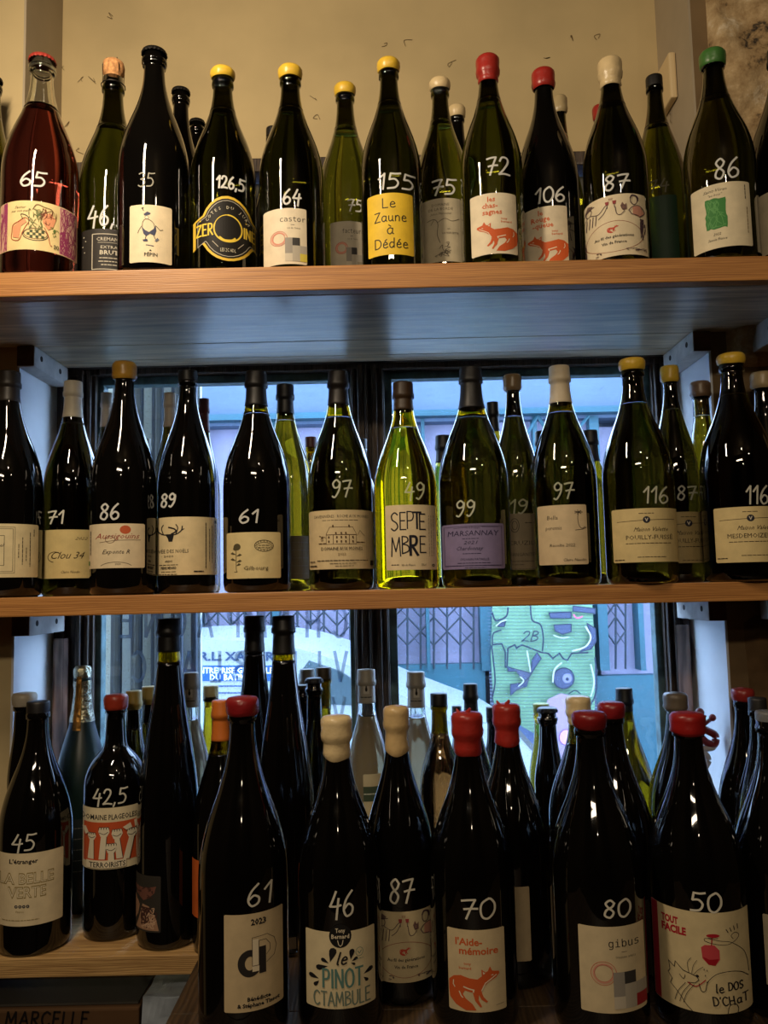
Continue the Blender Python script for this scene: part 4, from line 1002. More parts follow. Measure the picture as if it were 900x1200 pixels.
def lab_chateau(A, W, H):
    D = (84, 62, 40); B = (40, 34, 30)
    A.text('SAVENNIÈRES · ROCHE AUX MOINES', W*.5, 9, 3.4, B, wid=62); A.micro(16, 12, 56, B, .9)
    A.line([(20, 28), (24, 20), (50, 20), (54, 28)], .5, D); A.line([(20, 29), (54, 29)], .8, D); A.line([(20, 40), (54, 40)], .5, D); A.line([(20, 28), (20, 40)], .4, D); A.line([(54, 28), (54, 40)], .4, D)
    for x in (28, 46): A.line([(x, 29), (x, 40)], .6, D)
    for x in (23, 32, 37, 42, 50):
        for y in (32, 37): A.rect(x-.8, y-1.4, x+.8, y+1.2, D)
    for x in (31, 37, 42): A.rect(x-.8, 26, x+.8, 28, D)
    A.rect(27, 17.5, 28.5, 20, D); A.rect(45, 17.5, 46.5, 20, D); A.scrib(12, 30, 20, 38, 6, .4, D, 4); A.micro(12, 39, 20, D, 1.4); A.micro(54, 38, 63, D, 1.8); A.line([(55, 30), (58, 24), (61, 28), (63, 30)], .4, D)
    A.text('DOMAINE AUX MOINES', W*.5, 47, 3.8, B, wid=46); A.text('2022', W*.5, 53, 2.8, (110, 90, 60), wid=9); A.micro(10, 59, 66, B, 1.2); A.micro(24, 62.5, 54, B, .9); A.micro(30, 65.5, 50, B, .9)
    A.rect(69, 59, 73, 65, B); A.micro(2, 60, 7, B, 1.5); A.micro(2, 65, 10, B, 2)
def lab_sept(A, W, H):
    B = (28, 28, 40)
    for s_, x, y, w_, h_, t_ in (('S', 6, 30, 8, 21, 1.6), ('E', 16, 29, 7, 20, 1.5), ('P', 24, 28, 8, 20, 1.4), ('T', 31, 28, 9, 19, 2.2), ('E', 38, 29, 7, 18, 1.6), ('M', 6, 60, 11, 22, 1.4), ('B', 18, 57, 8, 20, 1.5), ('R', 27, 59, 9, 22, 3.0), ('E', 38, 56, 7, 19, 1.4)):
        A.hand(s_, x, y, h_, t_, B, wid=w_)
    A.micro(6, 70, 14, B, 1.4); A.text('Vin de France', 25, 71.5, 2.4, B, sh=.4, wid=15); A.text('75cl', 42, 71.5, 2.4, B, sh=.3)
    for i in range(3): A.microv(W-9+i*2.6, 12, 60, (120, 110, 90), .7, i)
    A.ring(W-5, H-5, 1.2, 1.2, .8, K)
def lab_mars(A, W, H):
    B = (46, 40, 70)
    A.line([(14, 5), (28, 4.4)], .4, B); A.text('Vin de Bourgogne', 36, 5.5, 2, B, sh=.3, wid=16); A.line([(46, 4), (64, 4)], .4, B)
    A.text('MARSANNAY', 36, 14, 6, B, sh=.15, wid=58); A.micro(24, 17.5, 42, B, 1); A.text('2021', 33, 24, 4, B, sh=.3, wid=16); A.text('Chardonnay', 32, 31, 4.6, B, sh=.4, wid=30); A.micro(24, 35, 44, B, 1.1)
    A.text('SYLVAIN PATAILLE', 37, 43, 2.6, B, wid=32); A.micro(18, 46, 54, B, 1); A.micro(4, 49, 66, B, 1.2); A.micro(26, 51.5, 50, B, .8); A.line([(3, 3), (W-3, 3), (W-3, H-4), (3, H-4)], .35, B, closed=True)
def lab_cruz(A, W, H):
    B = (70, 62, 50); A.ring(5, 14, 5, 8, .8, B); A.ring(5, 14, 3, 5, .7, B); A.text('CRUZILLE', 16, 37, 5, B, wid=38); A.text('MANGANITE', 12, 50, 4, B, wid=28); A.micro(0, 56, W, B, 1); A.micro(0, 60, 14, B, .9); A.micro(0, 65, W, B, .8); A.micro(17, 11, 24, B, 1.5)
def lab_bell(A, W, H):
    B = (58, 50, 44); A.text('Bella', 17, 17, 4.8, B, sh=.1, wid=12); A.text('perennis', 18, 29, 4.6, B, sh=.1, wid=18)
    A.line([(46, 9), (45, 16), (46, 24), (49, 28), (53, 26)], .6, B, sm=True); A.line([(42, 30), (50, 29), (54, 27)], .6, B)
    for k in range(7): A.line([(46, 9), (46+4.5*math.cos(k*.9), 9+2.4*math.sin(k*.9))], .7, B)
    A.text('Récolte 2022', 27, 49, 3.6, B, sh=.15, wid=28); A.text('Claire Naudin', 40, 66, 3.2, B, sh=.2, wid=25)
def lab_valette(title, title_w=44):
    def f(A, W, H):
        B = (58, 46, 30); A.micro(W*.5-7, 6, W*.5+9, B, 1.1); A.line([(6, 15), (W-6, 13)], .6, B); A.disc(W*.5+1, 13.5, 4, 4, (40, 40, 50)); A.text('V', W*.5+1, 15.5, 4, (210, 200, 180), bold=.03)
        A.text('Maison Valette', W*.5+5, 27, 5, B, sh=.5, wid=37); A.text(title, W*.5+3, 36.5, 5.2, B, wid=title_w); A.micro(W*.2, 41, W*.85, B, 1.1); A.micro(W*.36, 57, W*.78, B, 1); A.micro(2, 60, 12, B, 1.6)
    return f
def lab_belle(A, W, H):
    g_ = (150, 130, 80)
    A.text("L'étranger", 29, 12, 5, K, wid=30, bold=.03)
    for s_, y in (('LA BELLE', 36), ('VERTE', 52)):
        A.text(s_, 32 if y == 36 else 33, y, 13, g_, wid=58 if y == 36 else 40, bold=.03); A.text(s_, 32 if y == 36 else 33, y-.4, 12, CR, wid=56.5 if y == 36 else 38.5, bold=-.015)
    for k in range(4): A.ring(22+k*4, 62, 1.2, 1.3, 1.0, (30, 40, 60), n=10)
    A.text('France', 26, 69, 2.2, g_); A.micro(8, 78, 46, g_, 1.1)
def lab_fists(A, W, H):
    A.text('DOMAINE PLAGEOLES', W*.48, 14, 6, K, wid=60, bold=.015); A.rect(4, 17, W-5, 63, (196, 84, 44))
    sk = (226, 214, 186)
    def fist(x, y, s_, lx, ly, wd=7):
        A.poly([(x-s_*.5, y+2), (x+s_*.5, y+2), (lx+wd/2, ly), (lx-wd/2, ly)], sk)
        A.poly([(x-s_, y-s_*.2), (x-s_*.8, y-s_), (x+s_*.8, y-s_*1.1), (x+s_, y-s_*.1), (x+s_*.5, y+s_*.8), (x-s_*.6, y+s_*.8)], sk)
        for k in range(4): A.ring(x-s_*.7+k*s_*.45, y-s_*.7, s_*.24, s_*.4, .6, K, 170, 370, 8)
        A.line([(x-s_*.8, y), (x, y+s_*.3), (x+s_*.7, y-s_*.1)], .6, K, sm=True); A.line([(x+s_*.5, y+s_*.8), (lx+wd/2, ly)], .6, K)
    fist(13, 34, 4.5, 12, 60); fist(26, 29, 6, 24, 60); fist(40, 32, 6, 43, 60); fist(56, 33, 5.5, 50, 62); fist(34, 48, 6, 34, 62)
    A.poly([(3, 24), (7, 22), (10, 29), (7, 32)], sk); A.poly([(46, 24), (54, 20), (56, 26), (50, 28)], sk); A.poly([(58, 18), (64, 17), (64, 25), (59, 26)], sk)
    A.rect(8, 61, 50, 70, CR); A.text('TERROIRISTS', 30, 69, 6, K, wid=38, bold=.015)
def lab_dp(A, W, H):
    A.text('2023', W*.58, H*.12, 7, K, wid=17, bold=.04)
    A.ring(W*.43, H*.51, W*.145, H*.105, W*.12, (44, 40, 38), 0, 360); A.rect(W*.585, H*.355, W*.70, H*.63, (44, 40, 38)); A.rect(W*.47, H*.40, W*.585, H*.60, CR)
    A.rect(W*.47, H*.27, W*.575, H*.54, CR); D = (70, 60, 50)
    A.line([(W*.47, H*.54), (W*.47, H*.25), (W*.72, H*.24), (W*.84, H*.30), (W*.88, H*.39), (W*.84, H*.48), (W*.71, H*.53)], .6, D)
    A.line([(W*.58, H*.54), (W*.58, H*.29), (W*.70, H*.29), (W*.77, H*.35), (W*.77, H*.41), (W*.71, H*.45)], .6, D); A.line([(W*.47, H*.54), (W*.585, H*.54)], .6, D)
    A.text('Bénédicte', W*.58, H*.895, 4.6, K, wid=26, bold=.04); A.text('& Stéphane Tissot', W*.57, H*.955, 4.6, K, wid=47, bold=.04)
def lab_pinot(A, W, H):
    GR = (92, 130, 122)
    A.disc(W*.5, 5, 12.5, 14, (26, 24, 24)); A.text('Tony', W*.5, 1, 5, CR, wid=11, bold=.02); A.text('Bernard', W*.5, 8, 5, CR, wid=20, bold=.02); A.line([(W*.5-3, 10), (W*.5-2, 15), (W*.5, 17), (W*.5+2, 15), (W*.5+3, 10)], .8, CR)
    def drop(x, y, a_, l):
        c, s_ = math.cos(math.radians(a_)), math.sin(math.radians(a_)); pts = []
        for k in range(13):
            t_ = k/12*2*math.pi; r = l*.30*(1-math.cos(t_)); u_, v_ = l*.5*(1-math.cos(t_)), l*.30*math.sin(t_)*(1-math.cos(t_))*.6; pts.append((x+u_*c-v_*s_, y+u_*s_+v_*c))
        A.poly(pts[:-1], K)
    drop(27, 36, -75, 18); drop(26, 37, -150, 10); drop(25, 40, 165, 14)
    drop(50, 34, -80, 13); drop(51, 36, -30, 8); drop(50, 37, 30, 6); drop(15, 56, 195, 12); drop(15, 58, 130, 9); drop(W-14, 54, -25, 12); drop(W-14, 57, 50, 8)
    A.hand('le', 34, 38, 14, 1.9, K, wid=11, slant=.25); A.ring(W-18, 26, 4, 5, .5, GR); A.line([(W-20, 25), (W-18, 28), (W-16, 25)], .7, GR); A.micro(W-22, 34, W-14, GR, .8)
    A.hand('PINOT', 19, 65, 21, 2.4, GR, wid=44); A.hand('CTAMBULE', 9, 86, 16, 1.6, (108, 124, 112), wid=62)
def lab_cat(A, W, H):
    RD = (170, 30, 44)
    A.rect(.3, .3, 7, H-.5, (150, 26, 38)); A.text('TOUT', 20, 19, 8, RD, wid=18, bold=.05); A.text('FACILE', 24, 30, 8.5, RD, wid=26, bold=.05)
    A.poly([(52, 41), (56, 38), (66, 38), (71, 44), (71, 55), (66, 62), (59, 61), (53, 54)], (196, 70, 76)); A.poly([(53, 52), (60, 55), (70, 54), (66, 62), (59, 61)], (160, 24, 36)); A.line([(63, 38), (64, 29)], 1.2, RD); A.disc(65, 27, 7, 2.2, RD)
    A.line([(56, 33), (64, 36), (80, 38), (90, 33), (92, 28), (88, 25), (84, 28), (86, 32)], .6, K, sm=True); A.line([(60, 30), (72, 33), (84, 36), (96, 48), (100, 62), (101, 76)], .6, K, sm=True); A.line([(56, 33), (57, 30), (70, 30)], .5, K, sm=True)
    for k in range(4): A.line([(79+k*4, 20-k*1.5), (81+k*3.4, 24-k*1.0)], .8, K)
    A.line([(17, 66), (18, 76), (16, 80), (20, 86), (18, 92), (24, 98), (28, 103), (34, 112), (40, 118)], .7, K); A.line([(17, 66), (23, 71), (24, 64), (32, 72), (40, 74), (46, 76), (48, 80), (44, 84), (36, 85)], .8, K)
    A.disc(46.5, 75.5, 1.7, 1.6, K); A.line([(28, 78), (32, 82), (34, 77)], .6, K, sm=True); A.line([(37, 85), (44, 88), (50, 84), (55, 79)], 1.1, RD, sm=True); A.line([(48, 84), (50, 92), (54, 92), (56, 84), (58, 80)], .8, K, sm=True)
    A.line([(56, 82), (66, 72), (80, 69), (92, 72), (100, 80)], .7, K, sm=True); A.line([(38, 73), (37, 62), (41, 55)], .5, K, sm=True); A.line([(41, 73), (43, 64), (47, 57)], .5, K, sm=True); A.line([(43, 74), (48, 68), (53, 64)], .5, K, sm=True)
    for x in (26, 31, 35): A.line([(x+8, 86), (x, 98), (x-4, 110)], .6, K, sm=True)
    for p in ((54, 66), (57, 67), (55, 73)): A.line([p, (p[0], p[1]+1.5)], .8, K)
    A.hand('le', 65, 93, 10, 1.4, K, wid=8); A.hand('DOS', 78, 91, 9, 1.4, K, wid=15); A.hand("D'CH", 62, 108, 10, 1.4, K, wid=22, slant=-.1); A.hand('aT', 86, 107, 10, 1.4, K, wid=12); A.line([(76, 117), (78, 109), (84, 107), (87, 112), (86, 118)], .7, K, sm=True)
def lab_photo(A, W, H):
    B1, B2, B3 = (112, 72, 60), (158, 122, 96), (70, 44, 38)
    A.poly([(1, 14), (10, 15), (20, 13), (24, 12), (22, 20), (16, 26), (10, 30), (3, 24)], B1); A.poly([(1, 26), (6, 36), (4, 48), (1, 56)], B2); A.poly([(9, 34), (16, 36), (24, 50), (27, 64), (2, 64), (6, 48)], B2)
    A.scrib(3, 14, 20, 26, 8, .9, B3, 3); A.scrib(8, 38, 24, 62, 14, 1.2, B3, 4, .6); A.scrib(8, 38, 24, 62, 8, .9, (196, 160, 130), 6, .6)
def lab_faint(A, W, H):
    for k in range(5): A.micro(2, H*(.15+.18*k), W-2, (120, 118, 110), 1.4, k)
def lab_orange_cream(A, W, H):
    A.rect(0, H*.25, W, H*.55, (70, 84, 66)); A.micro(1, H*.4, W-1, (190, 196, 180), 2); A.micro(2, H*.85, W-2, K, 1)

# ---- top shelf -------------------------------------------------------------
YW = (226, 186, 60); RW = (164, 44, 36); CW = (222, 198, 150); BK = (22, 20, 19)
bottle('dark green sparkling bottle cut off by the left edge of the top shelf', -8, 88, 60, 1.42, 'top', 'dgreen', ('crown', (30, 26, 24)))
bottle('rosé wine bottle of clear glass with red crown cap and pink picnic label, marked 65', 50, 63, 86, 1.29, 'top', 'rose', ('crown', (168, 60, 50)), fill=.765,
       lab=((5, 237, 87, 294), None, (226, 204, 146), lab_picnic), mark=('65', 26, 203, 52, 220))
bottle('sparkling bottle with bare cork and wire cage and black label, marked 46,5', 133, 86, 78, 1.36, 'top', 'olive', ('cork',), fill=.76,
       lab=((98, 270, 150, 320), None, (40, 36, 32), lab_cremant), mark=('46,5', 105, 243, 146, 266))
bottle('tall black-capped magnum with a white label of a clown-like stick man', 181, 55, 82, 1.28, 'top', 'black', ('crown', (24, 22, 21)),
       lab=((154, 242, 200, 309), None, (230, 212, 176), lab_pepin), mark=('35', 163, 205, 180, 221, (150, 146, 132), 1.6))
bottle('black crown-capped bottle standing behind, between the markings 35 and 126,5', 212, 102, 60, 1.42, 'top', 'black', ('crown', (26, 24, 22)),
       lab=((196, 255, 229, 292), None, (46, 40, 30), None))
bottle('black crown-capped bottle in the back row, lower and left of the 126,5 bottle', 231, 139, 52, 1.535, 'top', 'black', ('crown', (26, 24, 22)))
bottle('olive magnum with yellow wax tip and round black and yellow label, marked 126,5', 261, 79, 77, 1.29, 'top', 'dgreen', ('wax', YW, 9), fill=.80,
       lab=((228, 231, 306, 307), zero_shape(78, 76), (226, 188, 64), lab_zero), mark=('126,5', 254, 208, 285, 222))
bottle('dark bottle mostly hidden behind the yellow-waxed bottle marked 64', 320, 148, 52, 1.52, 'top', 'black', ('foil', BK, 10))
bottle('olive magnum with yellow wax tip and white pixel-square label, marked 64', 340, 77, 76, 1.29, 'top', 'dgreen', ('wax', YW, 11), fill=.80,
       lab=((310, 246, 359, 317), None, (222, 208, 180), pixel_label('castor', (206, 190, 80))), mark=('64', 332, 224, 352, 241))
bottle('bright green bottle with yellow wax tip standing slightly back, grey label', 404, 98, 68, 1.40, 'top', 'green', ('wax', YW, 10), fill=.80,
       lab=((388, 261, 424, 319), None, (196, 186, 164), pixel_label('facteur', (150, 140, 120))), mark=('75', 407, 235, 424, 249, (216, 214, 206), 2))
bottle('magnum with yellow wax tip and bright yellow handwritten label, marked 155', 455, 69, 72, 1.29, 'top', 'dgreen', ('wax', YW, 11), fill=.80,
       lab=((432, 228, 484, 300), None, (228, 190, 52), lab_zaune), mark=('155', 443, 205, 484, 223))
bottle('yellow-green bottle with small cream wax tip and grey botanical label, marked 75', 515, 92, 66, 1.36, 'top', 'green', ('wax', CW, 10), fill=.80,
       lab=((494, 234, 541, 308), None, (188, 176, 148), lab_dom), mark=('75', 506, 212, 533, 230))
bottle('dark cream-topped bottle in the back row behind the red-waxed 72 bottle', 535, 124, 54, 1.50, 'top', 'black', ('wax', CW, 11))
bottle('green magnum with long glossy red wax seal and fox label, marked 72', 571, 65, 73, 1.28, 'top', 'olive', ('wax', RW, 29, .001), fill=.80,
       lab=((553, 228, 605, 299), None, CR, lab_fox(['les', 'chas-', 'sagnes'])), mark=('72', 570, 186, 596, 207))
bottle('dark magnum with red wax seal and partly see-through fox label, marked 106', 636, 81, 72, 1.33, 'top', 'black', ('wax', RW, 20, .001),
       lab=((613, 243, 665, 313), None, (216, 202, 174), lab_fox(['le', 'Rouge', '-queue'])), mark=('106', 628, 221, 661, 238))
bottle('cream-waxed bottle in the back row, just right of the 106 bottle neck', 655, 113, 48, 1.5, 'top', 'olive', ('wax', (186, 166, 124), 18))
bottle('red-topped bottle peeking out behind the cream-waxed 87 bottle', 703, 124, 48, 1.52, 'top', 'black', ('wax', RW, 14))
bottle('dark magnum with tall cream wax seal and drinkers label on top shelf, marked 87', 714, 68, 74, 1.28, 'top', 'dgreen', ('wax', CW, 31, .001), fill=.78,
       lab=((684, 229, 756, 309), None, (224, 208, 174), lab_generations), mark=('87', 709, 206, 736, 223))
bottle('olive bottle with black top and dark green label, faintly marked 74', 766, 87, 60, 1.37, 'top', 'olive', ('foil', BK, 15), fill=.76,
       lab=((757, 230, 794, 306), None, (22, 50, 30), None), mark=('74', 761, 211, 783, 225, (84, 80, 62), 2))
bottle('magnum with green wax tip and cream label with green square, marked 86', 834, 58, 80, 1.28, 'top', 'dgreen', ('wax', (70, 120, 56), 16, .001), fill=.78,
       lab=((815, 215, 877, 290), None, (220, 206, 172), lab_savoie), mark=('86', 838, 187, 864, 210))
bottle('black magnum cut off by the right edge of the top shelf, cream label', 912, 52, 82, 1.30, 'top', 'black', ('foil', BK, 20),
       lab=((888, 218, 940, 290), None, (216, 200, 168), None))

# ---- middle shelf ----------------------------------------------------------
bottle('dark magnum with black capsule and framed cream label at far left of middle shelf', 11, 434, 80, 1.39, 'mid', 'black', ('foil', (44, 38, 32), 36),
       lab=((-34, 614, 41, 677), None, (220, 204, 160), lab_framed))
bottle('green bottle with long white capsule and handwritten yellowish label, marked 71', 86, 446, 66, 1.46, 'mid', 'dgreen', ('foil', (222, 212, 188), 43), fill=.80,
       lab=((45, 621, 108, 678), None, (206, 186, 128), lab_clou), mark=('71', 58, 599, 75, 614, (206, 204, 190), 2.2))
bottle('dark magnum with yellow wax and orange sun script label, marked 86, middle shelf', 146, 425, 75, 1.385, 'mid', 'black', ('wax', (206, 156, 56), 18, .001),
       lab=((103, 614, 168, 666), None, (222, 204, 168), lab_script), mark=('86', 119, 591, 140, 609))
bottle('dark magnum with black top and antler label, marked 89', 220, 433, 70, 1.43, 'mid', 'black', ('foil', BK, 12),
       lab=((179, 606, 254, 674), None, (222, 202, 156), lab_deer), mark=('89', 190, 579, 206, 594))
bottle('dark magnum with rose drawing on cream label, marked 61, middle shelf', 300, 434, 79, 1.385, 'mid', 'black', ('foil', BK, 41), neckg='neck', fill=.80,
       lab=((267, 624, 328, 678), None, (220, 200, 146), lab_flower), mark=('61', 281, 598, 302, 613))
bottle('olive bottle standing back between the 61 and 97 magnums, greyish label', 334, 450, 64, 1.49, 'mid', 'olive', ('foil', BK, 34), fill=.82,
       lab=((330, 628, 364, 679), None, (116, 110, 88), lab_faint))
bottle('olive magnum with engraved country house label, marked 97', 396, 434, 76, 1.385, 'mid', 'dgreen', ('foil', (30, 24, 20), 40), neckg='neck', fill=.78,
       lab=((363, 598, 438, 667), None, (214, 192, 148), lab_chateau), mark=('97', 389, 563, 411, 583, (190, 190, 170), 2.2))
bottle('bright yellow-green magnum with brown capsule and big inky lettering, marked 49', 472, 447, 75, 1.385, 'mid', 'green', ('foil', (62, 44, 26), 33), fill=.77,
       lab=((453, 592, 511, 668), None, (226, 206, 166), lab_sept), mark=('49', 474, 566, 496, 585, (196, 198, 160), 2.2))
bottle('broad olive magnum with black capsule and lilac label, marked 99', 551, 429, 83, 1.385, 'mid', 'dgreen', ('foil', (30, 28, 28), 49), neckg='neck', fill=.76,
       lab=((519, 614, 590, 667), None, (134, 122, 160), lab_mars), mark=('99', 535, 587, 556, 605, (190, 190, 170), 2.2))
bottle('olive bottle with greyish wax standing back between 99 and the white capsule, marked 19', 600, 440, 56, 1.46, 'mid', 'dgreen', ('wax', (140, 116, 80), 17, .001), fill=.80,
       lab=((599, 602, 630, 668), None, (140, 128, 104), lab_cruz), mark=('19', 597, 586, 617, 602, (170, 170, 150), 2.2))
bottle('olive magnum with long off-white capsule and small floral label, marked 97', 655, 428, 76, 1.385, 'mid', 'dgreen', ('foil', (216, 200, 170), 44), neckg='olive', fill=.78,
       lab=((632, 592, 687, 662), None, (212, 190, 152), lab_bell), mark=('97', 649, 566, 671, 585, (170, 170, 150), 2.2))
bottle('magnum with yellow wax tip and cream label, marked 116, right of the off-white capsule', 740, 421, 82, 1.355, 'mid', 'dgreen', ('wax', YW, 11), fill=.80,
       lab=((720, 596, 794, 659), None, (218, 196, 140), lab_valette('POUILLY-FUISSÉ', 50)), mark=('116', 753, 571, 780, 590, (190, 188, 172), 2.2))
bottle('shaded bottle with yellow wax standing back between the two 116 bottles, marked 87', 784, 430, 55, 1.425, 'mid', 'dgreen', ('wax', YW, 17, .001), fill=.80,
       lab=((780, 600, 832, 660), None, (168, 148, 100), lab_valette('POUILLY-FUISSÉ', 40)), mark=('87', 793, 570, 814, 586, (170, 170, 158), 2.2))
bottle('magnum with yellow wax tip and cream label, marked 116, at right end of middle shelf', 856, 415, 86, 1.355, 'mid', 'dgreen', ('wax', YW, 10), fill=.82,
       lab=((841, 594, 916, 659), None, (218, 196, 140), lab_valette('MESDEMOIZELLES', 54)), mark=('116', 873, 570, 896, 591, (190, 188, 172), 2.2))
bottle('small olive bottle with brown-grey wax behind, in front of the right reveal', 820, 448, 34, 1.462, 'mid', 'olive', ('wax', (130, 104, 80), 16, .001), prof='sml', nr=.0125)
bottle('cream-waxed dark bottle at the far right of middle shelf, behind', 892, 437, 48, 1.42, 'mid', 'black', ('wax', (190, 168, 124), 17, .001), nr=.0135)
G1 = 'bottles in the back row of the middle shelf'
bottle('white-capsuled bottle in the back row behind the yellow-waxed 86 magnum', 125, 460, 40, 1.55, 'mid', 'dgreen', ('foil', (176, 166, 150), 41), group=G1)
bottle('white-capsuled bottle in the back row left of the 89 magnum', 199, 460, 42, 1.52, 'mid', 'dgreen', ('foil', (176, 166, 150), 41), group=G1)
bottle('dark red-capsuled bottle with green tip right of the 89 magnum', 239, 467, 38, 1.565, 'mid', 'dgreen', ('foil', (96, 24, 26), 40), group=G1)
bottle('small brown-topped bottle behind, left of the country house label bottle', 364, 512, 34, 1.568, 'mid', 'olive', ('foil', (84, 34, 24), 12), prof='sml', group=G1)
bottle('dark bottle before the window mullion, back row of the middle shelf', 422, 514, 40, 1.56, 'mid', 'dgreen', ('foil', (70, 74, 76), 12), prof='sml', group=G1)
bottle('bright lime bottle with black capsule between the 49 and 99 magnums', 519, 510, 46, 1.54, 'mid', 'lime', ('foil', BK, 32), fill=.9, prof='sml', group=G1)
bottle('yellow-olive bottle with black capsule just right of the 99 magnum', 577, 471, 44, 1.555, 'mid', 'green', ('foil', BK, 34), fill=.9, group=G1)
bottle('dark bottle peeking out left of the off-white capsule magnum', 635, 505, 42, 1.555, 'mid', 'black', ('foil', BK, 22), prof='sml', group=G1)
bottle('black-capsuled bottle between the off-white capsule and the first 116', 691, 504, 46, 1.54, 'mid', 'olive', ('foil', BK, 37), fill=.9, prof='sml', group=G1)
bottle('grey-topped bottle in the back row between the 86 and 89 magnums', 170, 514, 32, 1.555, 'mid', 'black', ('foil', (150, 150, 140), 12), prof='sml', group=G1)

# ---- lowest shelf, left ----------------------------------------------------
bottle('black magnum with flat dark top and cream capital-lettered label, marked 45', 45, 821, 81, 1.385, 'low', 'black', ('foil', BK, 12),
       lab=((0, 999, 71, 1084), None, (222, 204, 166), lab_belle), mark=('45', 17, 977, 41, 996, (210, 206, 190), 2.2))
bottle('dark bottle with white top behind the 45 magnum at far left', 29, 813, 36, 1.452, 'low', 'black', ('wax', (190, 180, 160), 12), nr=.0145)
bottle('satin teal sparkling bottle with silver and gold foil neck', 97, 781, 60, 1.54, 'low', 'matte', ('champ', None, 62),
       lab=((78, 960, 100, 1030), None, (44, 52, 52), lab_faint))
bottle('square-shouldered black magnum with orange wax and raised fists label, marked 42,5', 136, 815, 70, 1.43, 'low', 'black', ('wax', (160, 54, 36), 14), prof='bor',
       lab=((97, 946, 163, 1018), None, (224, 208, 170), lab_fists), mark=('42,5', 111, 924, 147, 942, (210, 206, 190), 2.2))
bottle('yellow-capsuled bottle just right of the orange-waxed fists bottle', 157, 809, 36, 1.512, 'low', 'dgreen', ('foil', (160, 134, 58), 21), nr=.0115, group='bottles in the back row of the lowest shelf')
bottle('yellow-capsuled bottle left of the tall slender bottle', 175, 804, 34, 1.585, 'low', 'dgreen', ('foil', (150, 124, 54), 20), nr=.0115, group='bottles in the back row of the lowest shelf')
bottle('tall slender black bottle with dark portrait label, on the lowest shelf', 198, 725, 71, 1.39, 'low', 'black', ('foil', BK, 38), prof='flu', neckg='neck', fill=.86,
       lab=((160, 1026, 189, 1092), None, (52, 48, 42), lab_photo))
bottle('bottle with orange capsule and orange label beside the slender bottle', 259, 820, 66, 1.36, 'low', 'black', ('foil', (202, 110, 40), 45), neckg='olive', fill=.78,
       lab=((219, 1010, 262, 1078), None, (204, 98, 40), None))
bottle('pale bottle with grey printed capsule right of the tall slender bottle', 224, 788, 44, 1.5, 'low', 'pale', ('foil', (150, 146, 136), 39, .4, 1), prof='sml', fill=.80)
bottle('yellow-green bottle with cream capsule behind the orange capsule', 247, 803, 34, 1.56, 'low', 'green', ('foil', (180, 166, 110), 17), prof='sml', nr=.0115, fill=.9)
bottle('left one of the two tall slender bottles side by side before the window', 298, 722, 62, 1.45, 'low', 'black', ('foil', BK, 41), prof='flu', neckg='neck', fill=.87)
bottle('right one of the two tall slender bottles side by side before the window', 332, 722, 70, 1.365, 'low', 'black', ('foil', BK, 44), prof='flu', neckg='neck', fill=.86,
       lab=((318, 1098, 347, 1166), None, (100, 84, 66), None))
GB = 'small capped bottles in the cluster right of the slender pair'
bottle('grey-capsuled bottle, topmost of the small cluster right of the slender pair', 360, 784, 32, 1.56, 'low', 'dgreen', ('foil', (130, 130, 124), 20), prof='sml', nr=.0115)
bottle('brown-topped bottle at the back of the cluster right of the slender pair', 379, 782, 17, 1.5, 'low', 'olive', ('foil', (60, 50, 34), 14), prof='sml', nr=.0115)
bottle('crown-capped green bottle at the right of the cluster by the slender pair', 368, 795, 34, 1.44, 'low', 'dgreen', ('crown', (24, 24, 24)), prof='sml', nr=.0115)
bottle('lower crown-capped bottle nestled against the right slender bottle', 355, 803, 30, 1.5, 'low', 'black', ('crown', (24, 24, 24)), prof='sml', nr=.0115)
bottle('pale bottle with grey printed capsule in front of the window mullion', 429, 784, 46, 1.52, 'low', 'pale', ('foil', (160, 156, 144), 38, .4, 1), prof='sml', fill=.80, nr=.0135,
       lab=((426, 907, 449, 965), None, (196, 184, 150), lab_orange_cream))
bottle('pale bottle with grey printed capsule behind the cream-waxed 87 bottle', 487, 787, 46, 1.52, 'low', 'pale', ('foil', (150, 146, 136), 40, .4, 1), prof='sml', fill=.80, nr=.0135)
bottle('amber-bellied dark bottle with black top left of the red-waxed 70', 514, 812, 50, 1.45, 'low', 'amber', ('foil', BK, 14), prof='sml', neckg='olive', fill=.82)
bottle('tall black-capsuled bottle between the two red-waxed bottles', 551, 801, 52, 1.5, 'low', 'black', ('foil', (26, 30, 34), 34))
bottle('dark bottle half hidden left of the black-capsuled one, back row', 535, 827, 28, 1.56, 'low', 'black', ('foil', BK, 12), prof='sml')
bottle('dark bottle just left of the second red wax seal, back row', 577, 828, 38, 1.56, 'low', 'black', ('foil', BK, 12), prof='sml')
bottle('satin black bottle with open-looking rim before the graffiti shutter', 641, 829, 38, 1.5, 'low', 'black', ('crown', (26, 28, 30)), prof='bur', nr=.0135)
bottle('lime green bottle with yellow tip behind the satin black bottle', 634, 824, 37, 1.565, 'low', 'lime', ('foil', (150, 160, 60), 10), prof='bur', fill=.9, nr=.0125)
bottle('cream-waxed magnum behind the red-waxed 80 bottle', 677, 817, 78, 1.41, 'low', 'black', ('wax', CW, 28, .003), neckg='olive', fill=.80)
bottle('olive-sided bottle with black capsule behind, before the teal door', 731, 806, 60, 1.52, 'low', 'olive', ('foil', (20, 24, 28), 26), fill=.85)
bottle('grey-waxed magnum behind the red-waxed 50 bottle', 791, 813, 74, 1.44, 'low', 'black', ('wax', (110, 98, 84), 17))
bottle('dark bottle with red wax tip against the right reveal', 870, 808, 68, 1.418, 'low', 'black', ('wax', (140, 40, 36), 11))
bottle('black-topped magnum at the right edge, right of the red tip', 887, 817, 64, 1.295, 'ctr', 'black', ('foil', (34, 32, 30), 14))

